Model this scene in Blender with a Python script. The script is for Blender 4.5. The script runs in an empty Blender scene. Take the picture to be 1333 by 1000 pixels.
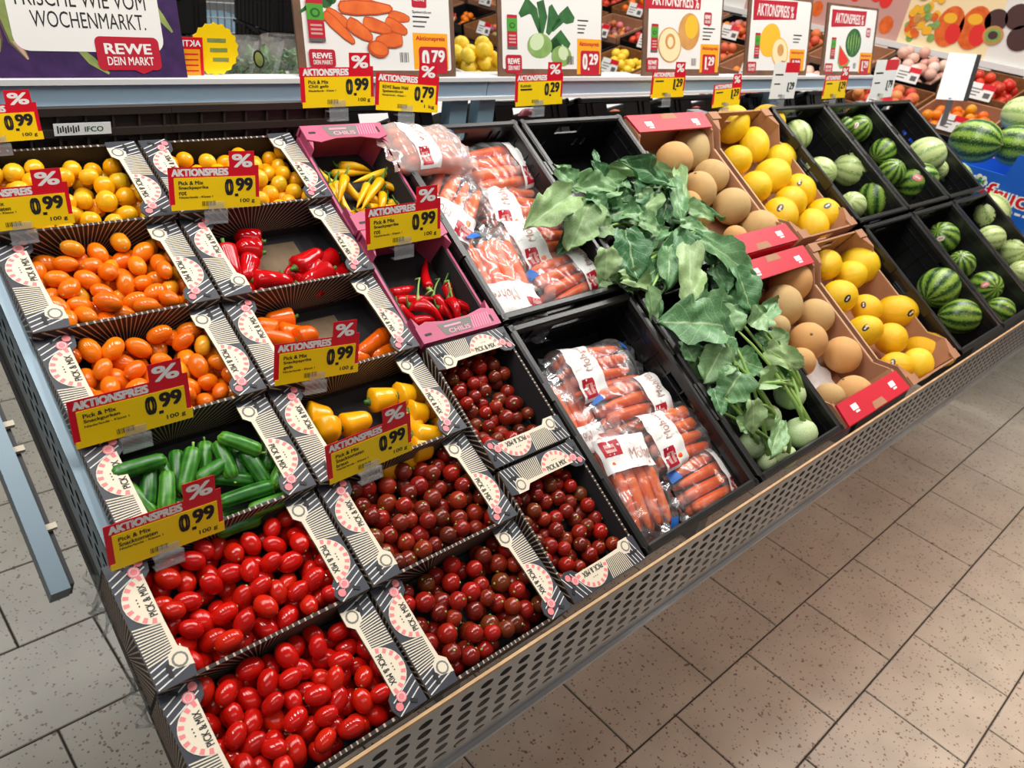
import bpy, math, random
import numpy as np
from mathutils import Matrix, Vector, noise

PI = math.pi
C = bpy.context.scene.collection
sc = bpy.context.scene

# ---------------------------------------------------------------- camera
CAM = Vector((-0.38277, -0.38559, 1.56952))
F = 1026.8
RX = Vector((0.72401, -0.67395, 0.14694))     # image right, in the room
RY = Vector((-0.25265, -0.45732, -0.85266))   # image down
RZ = Vector((0.64185, 0.58021, -0.50138))     # viewing direction
cd = bpy.data.cameras.new('camera')
cd.sensor_width = 36; cd.lens = F / 1333 * 36; cd.clip_start = .02
cd.dof.use_dof = True; cd.dof.focus_distance = 1.05; cd.dof.aperture_fstop = 10
cam = bpy.data.objects.new('camera', cd); C.objects.link(cam)
mw = Matrix((RX, -RY, -RZ)).transposed().to_4x4(); mw.translation = CAM
cam.matrix_world = mw
sc.camera = cam

# ---------------------------------------------------------------- light
w = bpy.data.worlds.new('world'); sc.world = w; w.use_nodes = True
w.node_tree.nodes['Background'].inputs[0].default_value = (.93, .95, 1, 1)
w.node_tree.nodes['Background'].inputs[1].default_value = .11

def area(name, loc, size, power, col=(1, 1, 1), target=None, spread=180):
    l = bpy.data.lights.new(name, 'AREA'); l.shape = 'RECTANGLE'; l.size, l.size_y = size
    l.energy = power; l.color = col; l.spread = math.radians(spread)
    o = bpy.data.objects.new(name, l); C.objects.link(o); o.location = loc
    if target is not None:
        o.rotation_euler = (Vector(target) - Vector(loc)).to_track_quat('-Z', 'Y').to_euler()
    return o

# lamps of the market canopy above the display, short tubes across it
for i in range(9):
    area('canopy_lamp', (-1.0 + .46 * i, .42, 2.32), (.05, .6), 5.2, (1, .97, .93))
# ceiling lights of the shop
for i, x in enumerate((2.6, 3.7)):
    area('ceiling_tube_light', (x, 1.4, 3.1), (.12, 4.0), 40, (1, .95, .89))
area('ceiling_panel_light', (.6, 3.9, 3.1), (3.5, 1.2), 70, (1, .98, .95))
area('ceiling_panel_light', (-.6, -1.6, 3.1), (3.0, 1.0), 13, (1, .98, .94))
# warm narrow lamp added to lay the warm patch on the aisle floor
area('warm_patch_light', (1.9, -1.55, 3.0), (2.6, .10), 12, (1, .60, .42), (1.9, -.75, 0), 62)
sc.view_settings.view_transform = 'Standard'
sc.view_settings.look = 'None'
sc.view_settings.exposure = .14
sc.view_settings.gamma = 1
sc.view_settings.use_curve_mapping = False

# ---------------------------------------------------------------- pixel and slope helpers
S = math.radians(30.87)
O = Vector((0, 0, .86))
DV = Vector((0, math.cos(S), math.sin(S)))
NV = Vector((0, -math.sin(S), math.cos(S)))
PT = .392                                      # length of one crate row up the slope
SLOPE = Matrix(((1, 0, 0), tuple(DV), tuple(NV))).transposed().to_4x4(); SLOPE.translation = O

def ray(p): return RX * (p[0] - 666.5) + RY * (p[1] - 500) + RZ * F
def on_slope(p, h=0.0):
    r = ray(p); t = ((O + NV * h - CAM).dot(NV)) / r.dot(NV); return CAM + r * t
def on_y(p, y):
    r = ray(p); return CAM + r * ((y - CAM.y) / r.y)
def on_x(p, x):
    r = ray(p); return CAM + r * ((x - CAM.x) / r.x)
def depth(q): return (q - CAM).dot(RZ)
def SL(u, s, h=0.0): return O + Vector((u, 0, 0)) + DV * s + NV * h
def crop(x0, y0, k=3.3325): return lambda x, y: (x0 + x / k, y0 + y / k)

# ---------------------------------------------------------------- materials
MATS = {}
def lin(c):
    return tuple(((v / 255) / 12.92 if v / 255 <= .04045 else ((v / 255 + .055) / 1.055) ** 2.4) for v in c)
def mat(name, col, rough=.5, metal=0., spec=.5, vary=None, vscale=30, bump=0., bscale=200, coat=0., trans=0., sheen=0.):
    m = bpy.data.materials.new(name); m.use_nodes = True; MATS[name] = m
    nt = m.node_tree; b = nt.nodes['Principled BSDF']
    c = lin(col)
    b.inputs['Base Color'].default_value = (*c, 1)
    b.inputs['Roughness'].default_value = rough
    b.inputs['Metallic'].default_value = metal
    b.inputs['Specular IOR Level'].default_value = spec
    b.inputs['Coat Weight'].default_value = coat
    if vary or bump:
        tc = nt.nodes.new('ShaderNodeTexCoord')
    if vary:
        n = nt.nodes.new('ShaderNodeTexNoise'); n.inputs['Scale'].default_value = vscale; n.inputs['Detail'].default_value = 4
        nt.links.new(tc.outputs['Object'], n.inputs['Vector'])
        r = nt.nodes.new('ShaderNodeValToRGB'); r.color_ramp.elements[0].color = (*c, 1); r.color_ramp.elements[1].color = (*lin(vary), 1)
        r.color_ramp.elements[0].position = .35; r.color_ramp.elements[1].position = .68
        nt.links.new(n.outputs['Fac'], r.inputs[0]); nt.links.new(r.outputs[0], b.inputs['Base Color'])
    if bump:
        n2 = nt.nodes.new('ShaderNodeTexNoise'); n2.inputs['Scale'].default_value = bscale
        nt.links.new(tc.outputs['Object'], n2.inputs['Vector'])
        bp = nt.nodes.new('ShaderNodeBump'); bp.inputs['Strength'].default_value = bump; bp.inputs['Distance'].default_value = .002
        nt.links.new(n2.outputs['Fac'], bp.inputs['Height']); nt.links.new(bp.outputs[0], b.inputs['Normal'])
    return m
def N(m, t): return m.node_tree.nodes.new(t)
def L(m, a, b): m.node_tree.links.new(a, b)
def bsdf(m): return m.node_tree.nodes['Principled BSDF']
def math_node(m, op, a=None, b=None):
    n = N(m, 'ShaderNodeMath'); n.operation = op
    for i, v in enumerate((a, b)):
        if v is None: continue
        if isinstance(v, (int, float)): n.inputs[i].default_value = v
        else: L(m, v, n.inputs[i])
    return n.outputs[0]
def ramp(m, fac, stops, interp='LINEAR'):
    r = N(m, 'ShaderNodeValToRGB'); r.color_ramp.interpolation = interp
    e = r.color_ramp.elements
    while len(e) < len(stops): e.new(.5)
    for el, (p, c) in zip(e, stops): el.position = p; el.color = (*lin(c), 1)
    L(m, fac, r.inputs[0]); return r.outputs[0]
def fruit_mat(name, cols, rough=.16, spec=.5, nscale=0, ncol=None, coat=0.):
    """colour picked per fruit, with a soft blotch"""
    m = mat(name, cols[0], rough, spec=spec, coat=coat)
    oi = N(m, 'ShaderNodeObjectInfo')
    c = ramp(m, oi.outputs['Random'], [(i / max(1, len(cols) - 1), k) for i, k in enumerate(cols)])
    if ncol:
        tc = N(m, 'ShaderNodeTexCoord'); n = N(m, 'ShaderNodeTexNoise'); n.inputs['Scale'].default_value = nscale
        n.noise_dimensions = '4D'; L(m, tc.outputs['Object'], n.inputs['Vector'])
        L(m, math_node(m, 'MULTIPLY', oi.outputs['Random'], 50), n.inputs['W'])
        mx = N(m, 'ShaderNodeMix'); mx.data_type = 'RGBA'
        f = N(m, 'ShaderNodeMapRange'); f.inputs[1].default_value = .5; f.inputs[2].default_value = .75; f.inputs[4].default_value = .6
        L(m, n.outputs['Fac'], f.inputs[0]); L(m, f.outputs[0], mx.inputs[0]); L(m, c, mx.inputs[6]); mx.inputs[7].default_value = (*lin(ncol), 1)
        c = mx.outputs[2]
    L(m, c, bsdf(m).inputs['Base Color'])
    return m

mat('tile', (188, 182, 172), .32, bump=.05, bscale=60)
def tile_nodes():
    m = MATS['tile']; tc = N(m, 'ShaderNodeTexCoord'); oi = N(m, 'ShaderNodeObjectInfo')
    geo = N(m, 'ShaderNodeNewGeometry')
    big = N(m, 'ShaderNodeTexNoise'); big.inputs['Scale'].default_value = 7; L(m, geo.outputs['Position'], big.inputs['Vector'])
    base = ramp(m, big.outputs['Fac'], [(.3, (170, 164, 151)), (.7, (186, 180, 166))])
    v = N(m, 'ShaderNodeTexVoronoi'); v.inputs['Scale'].default_value = 105; v.inputs['Randomness'].default_value = 1; L(m, geo.outputs['Position'], v.inputs['Vector'])
    gate = N(m, 'ShaderNodeTexNoise'); gate.inputs['Scale'].default_value = 55; L(m, geo.outputs['Position'], gate.inputs['Vector'])
    d = math_node(m, 'ADD', v.outputs['Distance'], math_node(m, 'MULTIPLY', math_node(m, 'SUBTRACT', gate.outputs['Fac'], .5), 1.2))
    spot = math_node(m, 'LESS_THAN', d, .19)
    mx = N(m, 'ShaderNodeMix'); mx.data_type = 'RGBA'; L(m, math_node(m, 'MULTIPLY', spot, .8), mx.inputs[0]); L(m, base, mx.inputs[6])
    sep = N(m, 'ShaderNodeSeparateColor'); L(m, v.outputs['Color'], sep.inputs[0])
    L(m, ramp(m, sep.outputs[0], [(0, (104, 62, 40)), (.5, (78, 56, 42)), (1, (136, 78, 46))]), mx.inputs[7])
    L(m, mx.outputs[2], bsdf(m).inputs['Base Color'])
tile_nodes()
mat('grout', (58, 54, 50), .9)
mat('steel', (168, 172, 174), .42, .55, vary=(150, 153, 155), vscale=4)
mat('blue_steel', (128, 148, 160), .4, .3)
mat('dark_steel', (102, 118, 128), .4, .4)
mat('trim_tan', (196, 160, 116), .55, vary=(172, 134, 92), vscale=40)
mat('dark_metal', (34, 35, 37), .5)
mat('rail_white', (226, 226, 224), .35)
mat('rail_face', (158, 182, 200), .3, .25)
mat('post_blue', (132, 164, 182), .4, .2)
mat('black_plastic', (21, 21, 23), .3, bump=.15, bscale=320)
mat('black_plastic_reflect', (34, 32, 30), .32, vary=(24, 23, 22), vscale=25)  # brownish reflection on the crate rims, put into the colour
mat('brown_plastic', (52, 44, 38), .4)
mat('box_inside', (40, 39, 42), .75)
mat('box_dark', (46, 50, 60), .5)
mat('box_cream', (226, 214, 190), .6)
mat('box_white', (218, 215, 208), .6)
mat('box_pink', (232, 128, 132), .6)
mat('box_kraft', (128, 108, 82), .85, vary=(110, 92, 70))
mat('box_grey', (122, 118, 112), .7)
mat('ink', (20, 18, 18), .6)
mat('cardboard', (176, 128, 96), .8, vary=(160, 112, 82), vscale=12)
mat('cardboard_cut', (206, 168, 132), .8)
mat('red_card', (206, 30, 52), .5, vary=(192, 24, 46), vscale=5)
mat('pink_card', (194, 86, 120), .5, vary=(172, 70, 104), vscale=10)
mat('pink_light', (228, 146, 170), .55)
mat('paper_white', (236, 236, 232), .6)
mat('tag_red', (214, 12, 38), .35)
mat('tag_yellow', (252, 212, 8), .35)
mat('poster_white', (226, 224, 218), .4)
mat('poster_wood', (116, 84, 62), .5, vary=(88, 62, 46), vscale=18)
mat('poster_purple', (62, 34, 84), .4, vary=(46, 24, 66), vscale=60)
mat('poster_red', (178, 22, 44), .4)
mat('poster_orange', (240, 160, 20), .4)
mat('poster_text', (90, 88, 86), .5)
mat('print_orange', (228, 110, 40), .45, vary=(206, 84, 24), vscale=30)
mat('print_orange_dark', (186, 72, 22), .45)
mat('print_green', (48, 106, 48), .45, vary=(30, 80, 34), vscale=40)
mat('print_lime', (136, 170, 92), .45, vary=(112, 150, 78), vscale=30)
mat('print_pale', (196, 214, 168), .45)
mat('print_tan', (206, 152, 84), .45, vary=(190, 132, 66), vscale=25)
mat('print_cream', (238, 216, 170), .45)
mat('print_yellow', (238, 178, 40), .45)
mat('print_pink', (196, 150, 140), .45)
mat('print_asparagus', (146, 160, 88), .45, vary=(110, 124, 62), vscale=30)
mat('print_bark', (92, 66, 60), .5)
mat('print_badge_green', (70, 150, 40), .45)
mat('print_redflesh', (222, 44, 40), .45)
mat('print_brown', (74, 46, 44), .45)
mat('print_blue', (40, 110, 200), .45)
mat('box_blue', (18, 92, 196), .45)
mat('leaf', (92, 138, 92), .45)
mat('stem_green', (148, 186, 96), .45)
mat('pepper_stem', (74, 120, 40), .5)
mat('bulb', (204, 226, 176), .4, vary=(176, 208, 146), vscale=14)
mat('sticker_dark', (40, 34, 30), .4)
mat('sticker_white', (232, 226, 220), .4)
mat('sticker_pink', (232, 130, 120), .4)
mat('wall_paint', (190, 190, 188), .8)
mat('wicker', (150, 98, 52), .7, vary=(120, 76, 40), vscale=60)
mat('tissue', (214, 214, 216), .8, bump=.5, bscale=60)

def leaf_nodes():
    m = MATS['leaf']; uv = N(m, 'ShaderNodeUVMap'); sp = N(m, 'ShaderNodeSeparateXYZ'); L(m, uv.outputs[0], sp.inputs[0])
    oi = N(m, 'ShaderNodeObjectInfo'); tc = N(m, 'ShaderNodeTexCoord')
    n = N(m, 'ShaderNodeTexNoise'); n.inputs['Scale'].default_value = 40; L(m, tc.outputs['Object'], n.inputs['Vector'])
    k = math_node(m, 'ADD', math_node(m, 'MULTIPLY', oi.outputs['Random'], .75), math_node(m, 'MULTIPLY', math_node(m, 'SUBTRACT', n.outputs['Fac'], .38), .9))
    base = ramp(m, k, [(0, (48, 98, 58)), (.28, (84, 136, 86)), (.62, (126, 166, 112)), (1, (172, 194, 132))])
    # midrib and side veins
    a = math_node(m, 'ABSOLUTE', math_node(m, 'SUBTRACT', sp.outputs[0], .5))
    rib = math_node(m, 'LESS_THAN', a, .022)
    v = math_node(m, 'FRACT', math_node(m, 'SUBTRACT', math_node(m, 'MULTIPLY', sp.outputs[1], 6), math_node(m, 'MULTIPLY', a, 4)))
    vein = math_node(m, 'MULTIPLY', math_node(m, 'LESS_THAN', v, .07), .45)
    mx = N(m, 'ShaderNodeMix'); mx.data_type = 'RGBA'; L(m, math_node(m, 'MAXIMUM', math_node(m, 'MULTIPLY', rib, .8), vein), mx.inputs[0])
    L(m, base, mx.inputs[6]); mx.inputs[7].default_value = (*lin((178, 202, 150)), 1)
    L(m, mx.outputs[2], bsdf(m).inputs['Base Color'])
leaf_nodes()
fruit_mat('tomato_red', [(178, 6, 8), (200, 16, 10), (188, 8, 12), (210, 34, 12), (168, 6, 8)], .07, nscale=60, ncol=(214, 62, 14))
fruit_mat('tomato_brown', [(150, 22, 16), (112, 26, 18), (176, 24, 18), (92, 34, 20), (160, 40, 20), (104, 52, 22), (142, 18, 18)], .06, nscale=70, ncol=(110, 62, 24))
fruit_mat('tomato_yellow', [(252, 180, 16), (246, 166, 10), (240, 184, 30), (216, 176, 30)], .09, nscale=60, ncol=(222, 170, 30))
fruit_mat('tomato_orange', [(238, 112, 10), (244, 130, 16), (228, 98, 10), (234, 120, 14), (226, 160, 30)], .09, nscale=60, ncol=(226, 84, 10))
fruit_mat('pepper_red', [(186, 8, 14), (200, 12, 18), (168, 6, 12)], .08)
fruit_mat('pepper_orange', [(240, 112, 14), (228, 92, 10)], .18)
fruit_mat('pepper_yellow', [(250, 182, 22), (244, 166, 12)], .18)
fruit_mat('chili_yellow', [(248, 196, 18), (242, 178, 10), (250, 204, 40)], .2)
fruit_mat('chili_red', [(190, 8, 16), (206, 12, 20)], .14)
fruit_mat('carrot', [(250, 110, 16), (244, 96, 10), (252, 120, 26)], .35, nscale=40, ncol=(214, 84, 20))
fruit_mat('peach', [(228, 130, 70), (216, 90, 60), (238, 168, 96), (200, 60, 50)], .5, nscale=15, ncol=(206, 60, 44))
fruit_mat('mixed_fruit', [(214, 50, 40), (236, 150, 40), (150, 30, 60), (120, 160, 60), (230, 120, 130), (70, 40, 60)], .35)
fruit_mat('pale_fruit', [(236, 210, 190), (226, 170, 150), (240, 224, 210)], .5, nscale=12, ncol=(214, 90, 90))
fruit_mat('berry', [(206, 40, 30), (226, 70, 36), (180, 24, 30)], .3)
fruit_mat('lemon', [(246, 214, 60), (240, 200, 40)], .4)
fruit_mat('cucumber', [(36, 92, 34), (46, 112, 40), (70, 132, 50)], .3)
def cucumber_nodes():
    m = MATS['cucumber']; tc = N(m, 'ShaderNodeTexCoord'); sp = N(m, 'ShaderNodeSeparateXYZ'); L(m, tc.outputs['Object'], sp.inputs[0])
    oi = N(m, 'ShaderNodeObjectInfo')
    ang = math_node(m, 'ARCTAN2', sp.outputs[1], sp.outputs[2])
    st = math_node(m, 'SINE', math_node(m, 'MULTIPLY', ang, 9))
    n = N(m, 'ShaderNodeTexNoise'); n.inputs['Scale'].default_value = 7; L(m, tc.outputs['Object'], n.inputs['Vector'])
    k = math_node(m, 'ADD', math_node(m, 'MULTIPLY', st, .12), math_node(m, 'ADD', math_node(m, 'MULTIPLY', oi.outputs['Random'], .3), math_node(m, 'MULTIPLY', n.outputs['Fac'], .5)))
    end = math_node(m, 'MULTIPLY', math_node(m, 'ABSOLUTE', sp.outputs[0]), 2)
    c = ramp(m, math_node(m, 'ADD', k, math_node(m, 'MULTIPLY', math_node(m, 'POWER', end, 10), .5)), [(.15, (22, 70, 22)), (.45, (50, 120, 34)), (.75, (98, 160, 50)), (1, (160, 196, 90))])
    L(m, c, bsdf(m).inputs['Base Color'])
    bp = N(m, 'ShaderNodeBump'); bp.inputs['Strength'].default_value = .3; bp.inputs['Distance'].default_value = .002; L(m, k, bp.inputs['Height']); L(m, bp.outputs[0], bsdf(m).inputs['Normal'])
cucumber_nodes()
def melon_mats():
    # netted orange melon
    m = mat('cantaloupe', (214, 166, 104), .6, spec=.3)
    tc = N(m, 'ShaderNodeTexCoord'); oi = N(m, 'ShaderNodeObjectInfo')
    v = N(m, 'ShaderNodeTexVoronoi'); v.inputs['Scale'].default_value = 240; v.feature = 'DISTANCE_TO_EDGE'; L(m, tc.outputs['Object'], v.inputs['Vector'])
    n = N(m, 'ShaderNodeTexNoise'); n.inputs['Scale'].default_value = 14; n.inputs['Detail'].default_value = 6; L(m, tc.outputs['Object'], n.inputs['Vector'])
    k = math_node(m, 'ADD', math_node(m, 'MULTIPLY', oi.outputs['Random'], .5), math_node(m, 'MULTIPLY', n.outputs['Fac'], .6))
    base = ramp(m, k, [(.25, (196, 168, 112)), (.5, (220, 174, 106)), (.75, (230, 160, 88)), (.95, (214, 190, 130))])
    mx = N(m, 'ShaderNodeMix'); mx.data_type = 'RGBA'; L(m, math_node(m, 'MULTIPLY', math_node(m, 'LESS_THAN', v.outputs['Distance'], .12), .3), mx.inputs[0]); L(m, base, mx.inputs[6]); mx.inputs[7].default_value = (*lin((228, 208, 166)), 1)
    L(m, mx.outputs[2], bsdf(m).inputs['Base Color'])
    bp = N(m, 'ShaderNodeBump'); bp.inputs['Strength'].default_value = .6; bp.inputs['Distance'].default_value = .0015; L(m, v.outputs['Distance'], bp.inputs['Height']); L(m, bp.outputs[0], bsdf(m).inputs['Normal'])
    # smooth yellow melon, lightly wrinkled along its length
    m = mat('honeydew', (250, 206, 20), .32)
    tc = N(m, 'ShaderNodeTexCoord'); oi = N(m, 'ShaderNodeObjectInfo'); sp = N(m, 'ShaderNodeSeparateXYZ'); L(m, tc.outputs['Object'], sp.inputs[0])
    ang = math_node(m, 'ARCTAN2', sp.outputs[1], sp.outputs[0])
    n = N(m, 'ShaderNodeTexNoise'); n.inputs['Scale'].default_value = 22; n.inputs['Detail'].default_value = 5; L(m, tc.outputs['Object'], n.inputs['Vector'])
    wr = math_node(m, 'SINE', math_node(m, 'ADD', math_node(m, 'MULTIPLY', ang, 15), math_node(m, 'MULTIPLY', n.outputs['Fac'], 14)))
    k = math_node(m, 'ADD', math_node(m, 'MULTIPLY', oi.outputs['Random'], .5), math_node(m, 'ADD', math_node(m, 'MULTIPLY', n.outputs['Fac'], .5), math_node(m, 'MULTIPLY', wr, .06)))
    L(m, ramp(m, k, [(.2, (246, 190, 10)), (.6, (252, 210, 22)), (.95, (244, 216, 60))]), bsdf(m).inputs['Base Color'])
    bp = N(m, 'ShaderNodeBump'); bp.inputs['Strength'].default_value = .35; bp.inputs['Distance'].default_value = .002; L(m, wr, bp.inputs['Height']); L(m, bp.outputs[0], bsdf(m).inputs['Normal'])
    # striped watermelons, a pale and a dark kind
    for nm, cols in (('watermelon_pale', [(0, (190, 206, 136)), (.56, (204, 216, 150)), (.74, (128, 160, 82)), (.9, (74, 112, 52))]), ('watermelon_dark', [(0, (150, 178, 70)), (.38, (120, 160, 60)), (.5, (44, 86, 36)), (.75, (20, 54, 26))])):
        m = mat(nm, (90, 130, 60), .3)
        tc = N(m, 'ShaderNodeTexCoord'); oi = N(m, 'ShaderNodeObjectInfo'); sp = N(m, 'ShaderNodeSeparateXYZ'); L(m, tc.outputs['Object'], sp.inputs[0])
        ang = math_node(m, 'ARCTAN2', sp.outputs[1], sp.outputs[0])
        n = N(m, 'ShaderNodeTexNoise'); n.inputs['Scale'].default_value = 26; n.inputs['Detail'].default_value = 6; L(m, tc.outputs['Object'], n.inputs['Vector'])
        wr = math_node(m, 'SINE', math_node(m, 'ADD', math_node(m, 'MULTIPLY', ang, 10), math_node(m, 'MULTIPLY', n.outputs['Fac'], 10)))
        k = math_node(m, 'ADD', math_node(m, 'MULTIPLY', wr, .38), math_node(m, 'MULTIPLY', n.outputs['Fac'], .85))
        L(m, ramp(m, k, cols), bsdf(m).inputs['Base Color'])
melon_mats()

def clear_plastic(name, tint=(235, 240, 242), haze=.10, rough=.08, gloss=.16, crease=1.):
    m = bpy.data.materials.new(name); m.use_nodes = True; MATS[name] = m
    nt = m.node_tree; nt.nodes.remove(nt.nodes['Principled BSDF']); out = nt.nodes['Material Output']
    tr = N(m, 'ShaderNodeBsdfTransparent'); di = N(m, 'ShaderNodeBsdfDiffuse'); gl = N(m, 'ShaderNodeBsdfGlossy')
    tr.inputs[0].default_value = (.96, .97, .97, 1); di.inputs[0].default_value = (*lin(tint), 1); gl.inputs['Roughness'].default_value = rough
    a = N(m, 'ShaderNodeMixShader'); b = N(m, 'ShaderNodeMixShader'); fr = N(m, 'ShaderNodeLayerWeight'); fr.inputs[0].default_value = .35
    cn = N(m, 'ShaderNodeTexNoise'); cn.inputs['Scale'].default_value = 38; cn.inputs['Detail'].default_value = 5; cn.inputs['Distortion'].default_value = 1.5; ct = N(m, 'ShaderNodeTexCoord'); L(m, ct.outputs['Object'], cn.inputs['Vector'])
    mr = N(m, 'ShaderNodeMapRange'); mr.inputs[1].default_value = .5; mr.inputs[2].default_value = .8; mr.inputs[3].default_value = haze; mr.inputs[4].default_value = min(1, haze * crease); L(m, cn.outputs['Fac'], mr.inputs[0]); L(m, mr.outputs[0], a.inputs[0]); L(m, tr.outputs[0], a.inputs[1]); L(m, di.outputs[0], a.inputs[2])
    L(m, math_node(m, 'ADD', math_node(m, 'MULTIPLY', fr.outputs['Fresnel'], .3), gloss * .2), b.inputs[0]); L(m, a.outputs[0], b.inputs[1]); L(m, gl.outputs[0], b.inputs[2])
    L(m, b.outputs[0], out.inputs[0])
    tc = N(m, 'ShaderNodeTexCoord'); n = N(m, 'ShaderNodeTexNoise'); n.inputs['Scale'].default_value = 55; L(m, tc.outputs['Object'], n.inputs['Vector'])
    bp = N(m, 'ShaderNodeBump'); bp.inputs['Strength'].default_value = .4; bp.inputs['Distance'].default_value = .002; L(m, n.outputs['Fac'], bp.inputs['Height'])
    L(m, bp.outputs[0], gl.inputs['Normal'])
    return m
clear_plastic('film', haze=.045, rough=.16, gloss=.3, crease=6.)
clear_plastic('herb_film', (236, 232, 226), haze=.09, gloss=.2, crease=3.)
clear_plastic('film_milky', (240, 214, 206), haze=.42)
clear_plastic('clip_plastic', haze=.14, rough=.05, gloss=.3)

def sunburst():
    """dark board printed with light rays fanning out from the middle of the lower edge"""
    m = mat('box_rays', (46, 44, 46), .6)
    tc = N(m, 'ShaderNodeTexCoord'); sp = N(m, 'ShaderNodeSeparateXYZ'); L(m, tc.outputs['Object'], sp.inputs[0])
    z = math_node(m, 'ADD', sp.outputs[2], .075)
    ang = math_node(m, 'ARCTAN2', math_node(m, 'SUBTRACT', sp.outputs[0], math_node(m, 'MULTIPLY', sp.outputs[0], 0)), z)
    st = math_node(m, 'GREATER_THAN', math_node(m, 'SINE', math_node(m, 'MULTIPLY', ang, 80)), .72)
    mx = N(m, 'ShaderNodeMix'); mx.data_type = 'RGBA'; L(m, st, mx.inputs[0]); mx.inputs[6].default_value = (*lin((38, 31, 30)), 1); mx.inputs[7].default_value = (*lin((190, 166, 142)), 1)
    L(m, mx.outputs[2], bsdf(m).inputs['Base Color'])
sunburst()

# ---------------------------------------------------------------- mesh helpers
class MB:
    def __init__(s): s.v = []; s.f = []; s.m = []; s.uv = []
    def add(s, vs, fs, mi=0):
        b = len(s.v); s.v += [tuple(p) for p in vs]; s.f += [tuple(i + b for i in f) for f in fs]; s.m += [mi] * len(fs)
    def box(s, lo, hi, mi=0, M=None):
        vs = [Vector((x, y, z)) for x in (lo[0], hi[0]) for y in (lo[1], hi[1]) for z in (lo[2], hi[2])]
        if M is not None: vs = [M @ p for p in vs]
        s.add(vs, [(0, 1, 3, 2), (4, 6, 7, 5), (0, 4, 5, 1), (2, 3, 7, 6), (0, 2, 6, 4), (1, 5, 7, 3)], mi)
    def poly(s, pts, z=0., mi=0):
        s.add([(p[0], p[1], z) for p in pts], [tuple(range(len(pts)))], mi)
    def prism(s, pts, z0, z1, mi=0):
        n = len(pts); s.add([(p[0], p[1], z0) for p in pts] + [(p[0], p[1], z1) for p in pts],
              [tuple(range(n - 1, -1, -1)), tuple(range(n, 2 * n))] + [(i, (i + 1) % n, n + (i + 1) % n, n + i) for i in range(n)], mi)
    def tube(s, path, rad, n=8, mi=0, cap=True):
        path = [Vector(p) for p in path]
        if isinstance(rad, (int, float)): rad = [rad] * len(path)
        vs = []; up = None
        for i, p in enumerate(path):
            t = (path[min(i + 1, len(path) - 1)] - path[max(i - 1, 0)]).normalized()
            if up is None: up = t.orthogonal().normalized()
            up = (up - t * up.dot(t)).normalized(); sd = t.cross(up)
            for k in range(n):
                a = 2 * PI * k / n; vs.append(p + (up * math.cos(a) + sd * math.sin(a)) * rad[i])
        fs = [(i * n + k, i * n + (k + 1) % n, (i + 1) * n + (k + 1) % n, (i + 1) * n + k) for i in range(len(path) - 1) for k in range(n)]
        if cap: fs += [tuple(range(n - 1, -1, -1)), tuple(range((len(path) - 1) * n, len(path) * n))]
        s.add(vs, fs, mi)
    def sphere(s, r, nu=14, nv=9, c=(0, 0, 0), fn=None, mi=0):
        vs = []
        for j in range(nv + 1):
            th = PI * j / nv
            for i in range(nu):
                ph = 2 * PI * i / nu
                d = Vector((math.sin(th) * math.cos(ph), math.sin(th) * math.sin(ph), math.cos(th)))
                q = Vector((d.x * r[0], d.y * r[1], d.z * r[2]))
                if fn: q = fn(q, d, ph, th)
                vs.append(q + Vector(c))
        fs = []
        for j in range(nv):
            for i in range(nu):
                a, b, c2, d2 = j * nu + i, j * nu + (i + 1) % nu, (j + 1) * nu + (i + 1) % nu, (j + 1) * nu + i
                if j == 0: fs.append((a, d2, c2))
                elif j == nv - 1: fs.append((a, d2, b))
                else: fs.append((a, d2, c2, b))
        s.add(vs, fs, mi)
    def mesh(s, name, mats, smooth=False):
        me = bpy.data.meshes.new(name); me.from_pydata(s.v, [], s.f)
        for m in mats: me.materials.append(MATS[m])
        me.polygons.foreach_set('material_index', s.m)
        if smooth: me.polygons.foreach_set('use_smooth', [True] * len(s.f))
        me.update(); return me
    def build(s, name, mats, parent=None, smooth=False, M=None):
        if isinstance(mats, str): mats = [mats]
        return put(name, s.mesh(name, mats, smooth), parent, M)
def put(name, me, parent=None, M=None):
    o = bpy.data.objects.new(name, me); C.objects.link(o)
    if parent is not None: o.parent = parent
    if M is not None: o.matrix_local = M
    return o
def tag(o, label=None, cat=None, group=None, kind=None):
    if label: o['label'] = label
    if cat: o['category'] = cat
    if group: o['group'] = group
    if kind: o['kind'] = kind
    return o
ORDN = ['first', 'second', 'third', 'fourth', 'fifth', 'sixth', 'seventh', 'eighth', 'ninth', 'tenth'] + ['%dth' % k for k in range(11, 21)] + ['21st', '22nd', '23rd', '24th', '25th', '26th']
def thing(name, label, cat, M=None, group=None):
    o = bpy.data.objects.new(name, None); C.objects.link(o); o.empty_display_size = .03
    if M is not None: o.matrix_local = M
    return tag(o, label, cat, group)
def T(x, y, z): return Matrix.Translation((x, y, z))
def R(a, ax): return Matrix.Rotation(a, 4, ax)
def frame(o, x, y, z):
    m = Matrix((tuple(x), tuple(y), tuple(z))).transposed().to_4x4(); m.translation = o; return m
def copy_thing(o, label=None, group=None, M=None):
    c = o.copy(); C.objects.link(c)
    if M is not None: c.matrix_local = M
    if label: c['label'] = label
    if group: c['group'] = group
    for ch in o.children:
        d = ch.copy(); C.objects.link(d); d.parent = c
        for g in ch.children:
            e = g.copy(); C.objects.link(e); e.parent = d
    return c
_tx = {}
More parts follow.
